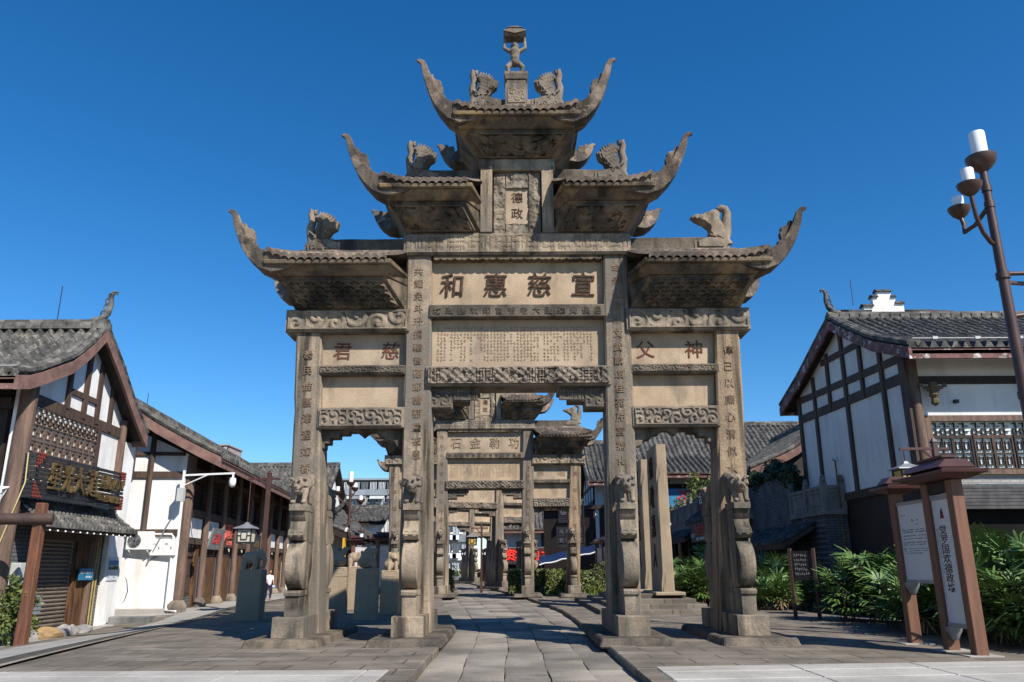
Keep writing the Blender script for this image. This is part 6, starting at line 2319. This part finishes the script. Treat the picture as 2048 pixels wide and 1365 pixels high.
sign_board('shop_sign', 'upper dark board with pale characters seen under the right bay of the second gate', 'shop sign', (3.3, 46, 3.95), 1.5, .9, 'front', DS, row('仙居茶府', -.52, .52, .1, .33), DIM, TIMBER_D, slats=6).rotation_euler = (0, 0, R(-28))
sign_board('shop_sign', 'lower pair of dark boards with rows of pale characters behind the second gate', 'shop sign', (3.15, 44.6, 2.65), 1.6, 1.1, 'front', DS, row('川菜酒家', -.55, .55, .26, .26) + row('住宿餐饮', -.55, .55, -.2, .26), DIM, TIMBER_D, slats=6).rotation_euler = (0, 0, R(-28))
TBL = thing('tea_shop', 'dim two-storey shop carrying the dark boards beyond the second gate', 'shop building', (5.3, 49, 0))
b = MB(Matrix.Rotation(R(-28), 4, 'Z'))
b.box(-2.9, 1.0, -1.9, 3, -.3, 4.3)
b.build('wall', TIMBER_D, TBL)
b = MB(Matrix.Rotation(R(-28), 4, 'Z'))
b.box(-3.1, 1.2, -2.1, 3.2, 4.3, 4.5)
b.build('roof_slab', TIMBER, TBL)

# ---------------------------------------------------------------- the person on the side street
def person():
    px, py = -8.75, 29.6
    zb = float(gz(px, py)) + .006
    t = thing('person', 'person in a white T-shirt and dark trousers walking past the shops with a pale bag', 'person', (px, py, zb), R(40))
    s = .60
    M = Matrix.Scale(s, 4)
    skin = mat('skin', (.42, .24, .16), (.38, .21, .14), 5, .6)
    # one continuous body
    S = [((0, 0, .92), (.15, .10, .12)), ((0, .0, .95), (0, .02, 1.25), .125, .15), ((0, .01, 1.30), (.19, .105, .10)), ((0, -.01, 1.38), (0, -.05, 1.5), .055, .05),
         ((0, -.07, 1.60), (.078, .095, .115)), ((0, -.165, 1.585), (.014, .018, .02)), ((0, -.14, 1.535), (.035, .025, .012))]
    for sd in (-1, 1):
        f = -.12 * sd
        S += [((sd * .09, 0, .9), (sd * .1, f, .49), .085, .058), ((sd * .1, f, .49), (sd * .1, f + .1 * (sd > 0), .09), .055, .036), ((sd * .1, f + .1 * (sd > 0) - .06, .035), (.04, .11, .035)),
              ((sd * .18, .0, 1.34), (sd * .21, -.07, 1.07), .048, .038), ((sd * .21, -.07, 1.07), (sd * .17, -.28, .90), .036, .026), ((sd * .165, -.33, .87), (.032, .05, .022)),
              ((sd * .078, -.06, 1.59), (.012, .022, .03)), ((sd * .03, -.152, 1.62), (.012, .008, .009))]
        for k in range(4):
            S.append(((sd * (.15 + .011 * k), -.36, .868), (sd * (.15 + .010 * k), -.405 - .006 * (k % 3), .845), .009, .007))
        S.append(((sd * .145, -.33, .868), (sd * .12, -.375, .855), .010, .008))
    b = blob('body', S, skin, t, .009, 2, M)
    SH = [((0, .0, .93), (0, .02, 1.25), .145, .165), ((0, .01, 1.30), (.205, .118, .105)), ((0, 0, 1.36), (0, -.02, 1.41), .09, .07)]
    for sd in (-1, 1):
        SH.append(((sd * .17, .0, 1.34), (sd * .205, -.045, 1.17), .068, .062))
    blob('t_shirt', SH, mat('white_cloth', (.72, .74, .80), (.66, .68, .76), 3, .85), b, .012, 2, M)
    TR = [((0, 0, .91), (.165, .115, .10))]
    for sd in (-1, 1):
        f = -.12 * sd
        TR += [((sd * .09, 0, .9), (sd * .1, f, .49), .10, .075), ((sd * .1, f, .49), (sd * .1, f + .1 * (sd > 0), .12), .072, .058)]
    blob('trousers', TR, mat('navy_cloth', (.012, .016, .05), (.01, .012, .035), 3, .85), b, .012, 2, M)
    blob('hair', [((0, -.05, 1.655), (.085, .09, .075)), ((0, -.02, 1.62), (.08, .07, .09))], mat('black_hair', (.02, .016, .014), (.015, .012, .01), 9, .6), b, .01, 1, M)
    bag = MB(M)
    bag.ball((.26, .05, .74), (.17, .1, .09), n=10)
    o = bag.build('shoulder_bag', mat('pale_blue_bag', (.45, .55, .8), (.38, .48, .72), 6, .7), smooth=180)
    o.location, o.rotation_euler = t.location.copy(), (0, 0, R(40))
    tag(o, 'pale blue bag at the hip of the person in the white T-shirt', 'bag')
person()

# ---------------------------------------------------------------- plants
def fan_leaf(b, base, dirn, up, size, n, g):
    """one palm fan: narrow leaflets spreading from the end of a stalk"""
    d, u = Vector(dirn).normalized(), Vector(up)
    s = d.cross(u).normalized()
    u = s.cross(d).normalized()
    for k in range(n):
        a = (k / (n - 1) - .5) * g.uniform(2.3, 2.9)
        L = size * (1 - .3 * abs(a) / 1.4) * g.uniform(.85, 1.1)
        w = size * g.uniform(.038, .055)
        q = d * math.cos(a) + s * math.sin(a)
        t = q.cross(u).normalized()
        dr = g.uniform(.0, .3)
        p0 = Vector(base)
        p1 = p0 + q * L * .5 + u * L * .10
        p2 = p0 + q * L - u * L * dr
        p2b = p0 + q * L * .93 - u * L * dr * .8
        v = [p0 + t * w * .3, p0 - t * w * .3, p1 - t * w, p1 + t * w, p2b - t * w * .6, p2b + t * w * .6, p2]
        b.add([tuple(x) for x in v], [(0, 1, 2, 3), (3, 2, 4, 5), (5, 4, 6)])

def palm_meshes(seed, h, rad, nst, leafm):
    g = random.Random(seed)
    lb, sb = MB(), MB()
    for i in range(nst):
        a, r = g.uniform(0, 6.28), rad * math.sqrt(g.random())
        x, y = r * math.cos(a), r * math.sin(a)
        hh = h * g.uniform(.55, 1.0)
        lx, ly = g.uniform(-.12, .12), g.uniform(-.12, .12)
        sb.tube([(x, y, -.1), (x + lx * .4, y + ly * .4, hh * .5), (x + lx, y + ly, hh * .85)], [.014, .012, .009], 5)
        for k in range(g.randint(8, 11)):
            t = g.uniform(.25, 1.0)
            p = Vector((x + lx * t, y + ly * t, hh * .85 * t))
            aa = g.uniform(0, 6.28)
            el = g.uniform(.25, 1.25) * t + g.uniform(-.15, .2)
            d = Vector((math.cos(aa) * math.cos(el), math.sin(aa) * math.cos(el), math.sin(el)))
            st = g.uniform(.14, .34)
            e = p + d * st
            sb.tube([tuple(p), tuple(e)], .005, 3)
            fan_leaf(lb, e, d, (0, 0, 1), g.uniform(.34, .52), g.randint(7, 10), g)
    db = MB()
    for k in range(14):
        a, r = g.uniform(0, 6.28), rad * g.uniform(.5, 1.15)
        d = Vector((math.cos(a), math.sin(a), g.uniform(-.9, -.2)))
        fan_leaf(db, (r * math.cos(a) * .8, r * math.sin(a) * .8, g.uniform(.12, .4)), d, (0, 0, 1), g.uniform(.18, .32), 5, g)
    return lb.mesh('leaves', False), sb.mesh('stems'), db.mesh('dead_leaves', False)
DRY = mat('dry_leaf', (.30, .21, .11), (.19, .125, .06), 6, .8, fine=0)
PM = [palm_meshes(k, h, r, n, LEAF) for k, (h, r, n) in enumerate(((1.25, .55, 15), (1.0, .6, 15), (1.45, .55, 16), (.75, .5, 11)))]
SPOTS = [(4.95, 22.6, 1, 'palm clump nearest the stepped plinth'), (5.6, 23.2, 0, 'palm clump behind the right outer pillar, left of it'), (6.4, 22.9, 0, 'palm clump seen between the right outer pillar and the small notice'), (7.1, 22.2, 1, 'palm clump right behind the small notice'), (7.9, 23.2, 0, 'palm clump at the foot of the tiled awning'),
         (6.55, 20.6, 3, 'low palm clump right of the right outer pillar foot'), (6.75, 16.4, 1, 'palm clump in front of the brick annex wall'), (7.4, 16.1, 0, 'palm clump left of the near notice board'), (8.0, 15.2, 2, 'tall palm clump behind the left post of the near notice board'), (7.0, 14.4, 1, 'dark palm clump under the wide notice panel'), (6.6, 13.2, 3, 'low palm clump at the back of the wide notice panel'),
         (7.1, 12.4, 2, 'tall palm clump right of the near notice board'), (6.75, 11.2, 1, 'palm clump beside the rightmost notice post'), (7.7, 11.5, 2, 'tall palm clump at the right edge of the picture'), (7.3, 10.2, 0, 'palm clump lowest in the right corner'), (8.3, 12.9, 2, 'palm clump under the slatted boarding of the right-hand house'), (8.9, 14.6, 2, 'palm clump before the shop recess of the right-hand house'), (8.2, 10.6, 1, 'palm clump cut off by the right edge'), (5.3, 24.8, 0, 'palm clump behind the tall standing slab'), (6.2, 25.2, 2, 'tall palm clump before the terrace shops')]
for i, (x, y, k, lab) in enumerate(SPOTS):
    t = thing('fan_palm_shrub', lab + ', with glossy fan-shaped leaves', 'shrub', (x, y, float(gz(x, y)) - .02), random.uniform(0, 6.28), 'fan palms along the right side')
    s = random.uniform(.92, 1.08)
    t.scale = (s, s, s)
    link('leaves', PM[k][0], None if PM[k][0].materials else LEAF, t)
    link('stems', PM[k][1], None if PM[k][1].materials else STEM, t)
    link('dead_leaves', PM[k][2], None if PM[k][2].materials else DRY, t)

def leaf_quads(b, pts, size, g, nrm=None):
    for i, p in enumerate(pts):
        d = Vector((g.gauss(0, 1), g.gauss(0, 1), g.gauss(0, .8)))
        if nrm is not None:
            d = d * .8 + Vector(nrm[i]) * 1.1
        d.normalize()
        a = d.orthogonal().normalized()
        a = Matrix.Rotation(g.uniform(0, 6.28), 3, d) @ a
        c = d.cross(a)
        s = size * g.uniform(.6, 1.3)
        P = Vector(p)
        v = [P - a * s, P + c * s * .45, P + a * s, P - c * s * .45]
        b.add([tuple(x) for x in v], [(0, 1, 2, 3)])

def hedge(name, label, x0, x1, y0, y1, h, n, m, size=.055, seed=1, loc=None, cat='hedge'):
    g = random.Random(seed)
    cx, cy = (x0 + x1) / 2, (y0 + y1) / 2
    t = thing(name, label, cat, (cx, cy, float(gz(cx, cy))))
    w, d = (x1 - x0) / 2, (y1 - y0) / 2
    pts, nr = [], []
    for _ in range(n):
        f = g.random()
        top = lambda x, y: h * (1 + .07 * noise.noise(Vector((x * 1.5, y * 1.5, seed))))
        if f < .45:
            x, z = g.uniform(-w, w), g.uniform(.04, 1) * h
            p, q = (x, -d + g.uniform(-.05, .08) + .06 * noise.noise(Vector((x * 2, z * 2, seed))), z), (0, -1, .3)
        elif f < .75:
            x, y = g.uniform(-w, w), g.uniform(-d, d)
            p, q = (x, y, top(x, y) + g.uniform(-.08, .05)), (0, 0, 1)
        else:
            s = g.choice((-1, 1))
            y, z = g.uniform(-d, d), g.uniform(.04, 1) * h
            p, q = (s * (w + g.uniform(-.08, .05)), y, z), (s, 0, .3)
        pts.append(p)
        nr.append(q)
    b = MB()
    leaf_quads(b, pts, size, g, nr)
    b.build('leaves', m, t, recalc=False)
    b = MB()
    b.frus((-w + .08, w - .08, -d + .08, d - .08), .05, (-w + .1, w - .1, -d + .1, d - .1), h - .08)
    b.build('branch_core', LEAF_D, t)
    return t
hedge('clipped_hedge', 'dark clipped hedge seen between the left pillars', -6.6, -3.55, 34.2, 35.4, .92, 5000, LEAF_D, .06, 2)
hedge('clipped_hedge', 'short clipped hedge end left of the lane beyond the second gate', -3.45, -2.55, 33.4, 35.6, .9, 2500, LEAF_H, .055, 3)
hedge('clipped_hedge', 'lit clipped hedge right of the lane, behind the second gate', -.15, 2.0, 32.8, 35.6, .9, 6500, LEAF_H, .055, 4)
hedge('clipped_hedge', 'lit clipped hedge behind the right bay, beside the young shrub', 2.05, 4.6, 31.4, 33.0, .85, 5500, LEAF_H, .055, 5)
for i, (x, y, w, lab) in enumerate(((1.55, 31.5, .7, 'yellow-green ground plants at the foot of the lit hedge'), (2.75, 30.6, .5, 'yellow-green plants beside the second gate right pillar'), (3.4, 30.3, .5, 'yellow-green plants under the young shrub'))):
    g = random.Random(50 + i)
    t = thing('leafy_plants', lab, 'plants', (x, y, .0))
    b = MB()
    for k in range(70):
        a = g.uniform(0, 6.28)
        px_, py_ = g.uniform(-w, w), g.uniform(-.25, .25)
        L = g.uniform(.2, .5)
        el = g.uniform(.5, 1.3)
        d = Vector((math.cos(a) * math.cos(el), math.sin(a) * math.cos(el), math.sin(el)))
        s = d.cross(Vector((0, 0, 1))).normalized() * .025
        p = Vector((px_, py_, 0))
        m_ = p + d * L * .6
        e = p + d * L + Vector((d.x, d.y, -.4)) * L * .25
        b.add([tuple(p + s * .5), tuple(p - s * .5), tuple(m_ - s), tuple(m_ + s), tuple(e)], [(0, 1, 2, 3), (3, 2, 4)])
    b.build('leaves', LEAF_Y, t, recalc=False)

def bush_tree(name, label, cat, loc, trunk, crown, n, m, size, seed, group=None, sparse=1.0):
    """trunk: list of polylines; crown: list of (centre, radii)"""
    g = random.Random(seed)
    t = thing(name, label, cat, loc, 0, group)
    for pl, r0, r1 in trunk:
        b = MB()
        k = len(pl)
        b.tube(pl, [r0 + (r1 - r0) * i / (k - 1) for i in range(k)], 7)
        b.build('trunk', STEM, t, smooth=50)
    pts, nr = [], []
    tot = sum(r[0] * r[1] * r[2] for c, r in crown)
    for c, r in crown:
        cl = [(Vector((g.gauss(0, 1), g.gauss(0, 1), g.gauss(0, 1))).normalized() * g.uniform(.4, 1)) for _ in range(14)]
        for _ in range(int(n * r[0] * r[1] * r[2] / tot)):
            q = g.choice(cl) + Vector((g.gauss(0, 1), g.gauss(0, 1), g.gauss(0, 1))) * .2 * sparse
            pts.append((c[0] + q.x * r[0], c[1] + q.y * r[1], c[2] + q.z * r[2]))
            nr.append((q.x, q.y, q.z + .3))
    b = MB()
    leaf_quads(b, pts, size, g, nr)
    b.build('crown', m, t, recalc=False)
    return t
bush_tree('young_tree', 'thin young tree with a sparse reddish-green crown before the right hedge', 'tree', (2.95, 27.0, 0), [([(0, 0, 0), (-.05, .02, .45), (-.2, 0, .85)], .022, .01), ([(.02, 0, 0), (.12, .05, .5), (.2, 0, .9)], .02, .01), ([(.2, 0, 0), (.28, .0, .4), (.3, .1, .8)], .016, .008)],
          [((-.15, 0, .95), (.3, .25, .2)), ((.2, 0, .98), (.32, .25, .22)), ((.05, .1, 1.12), (.25, .2, .15))], 900, mat('bronze_leaf', (.10, .085, .03), (.06, .075, .025), 8, .5), .035, 3)
bush_tree('climbing_rose', 'leafy climbing rose against the brick beside the roller shutter', 'shrub', (-9.2, 15.35, -.3), [([(0, 0, 0), (.05, .05, .6), (0, .1, 1.1)], .02, .01), ([(0, -.1, 0), (0, -.2, .7)], .015, .008)],
          [((.02, 0, .75), (.3, .42, .4)), ((.05, .05, .35), (.3, .4, .3)), ((0, -.1, 1.05), (.2, .25, .2))], 2200, LEAF_H, .045, 6)
b = MB()
g = random.Random(5)
for k in range(3500):
    x, y = -9.85 + g.uniform(-.35, .3), g.uniform(13.8, 18.4)
    z = float(gz(x, y))
    a, L = g.uniform(0, 6.28), g.uniform(.06, .2) * (1.6 if y < 16.5 else 1)
    d = Vector((math.cos(a) * .5, math.sin(a) * .5, 1)).normalized() * L
    s = Vector((-math.sin(a), math.cos(a), 0)) * .008
    b.add([(x - s.x, y - s.y, z), (x + s.x, y + s.y, z), (x + d.x, y + d.y, z + d.z)], [(0, 1, 2)])
o = b.build('grass', LEAF_Y, recalc=False)
o['kind'] = 'stuff'
tag(o, 'green grass growing behind the edging rocks at the left', 'grass')
# greenery on the terrace and annex roof
for i, (x, y, z, w, hh, m, lab) in enumerate(((9.0, 42.2, 3.08, 1.6, 1.4, LEAF_H, 'bushy green shrub at the far end of the terrace'), (9.1, 40.0, 3.08, 1.3, 2.4, LEAF_Y, 'tall bright yellow-green shrub on the terrace'), (9.1, 38.0, 3.08, 1.3, 1.7, LEAF_H, 'mixed shrub on the terrace beside the dark board'), (9.1, 36.0, 3.08, 1.2, 2.1, LEAF_Y, 'pale feathery shrub on the terrace right of the bright one'),
     (9.2, 29.3, 3.6, 1.0, .95, LEAF_D, 'dark shrub on the brick wall top right of the outer pillar'), (9.3, 27.7, 3.6, 1.0, 1.1, LEAF_D, 'dark leafy shrub on the brick wall under the tiled roof'), (9.2, 26.5, 3.4, .7, .95, LEAF_D, 'dark shrub touching the gable of the right-hand house'))):
    bush_tree('terrace_shrub', lab, 'shrub', (x, y, z), [([(0, 0, 0), (.05, 0, hh * .4), (0, .05, hh * .7)], .04, .015)], [((0, 0, hh * .55), (w * .45, w * .5, hh * .45)), ((.1, -w * .3, hh * .4), (w * .35, w * .4, hh * .35)), ((-.1, w * .3, hh * .5), (w * .35, w * .4, hh * .4))], 1500, m, .075, 20 + i, 'shrubs on the terrace walls')
# distant trees under the third gate
for i, (x, y, hh, lab) in enumerate(((-6.2, 70, 1.6, 'low green shrubs at the end of the lane, left'), (-3.6, 66, 1.3, 'low green shrubs beside the farthest gate'))):
    bush_tree('roadside_shrub', lab, 'shrub', (x, y, 0), [([(0, 0, 0), (0, .1, hh * .6)], .06, .03)], [((0, 0, hh * .55), (1.0, .8, hh * .45)), ((.7, 0, hh * .4), (.7, .6, hh * .35))], 700, LEAF_H, .12, 40 + i)
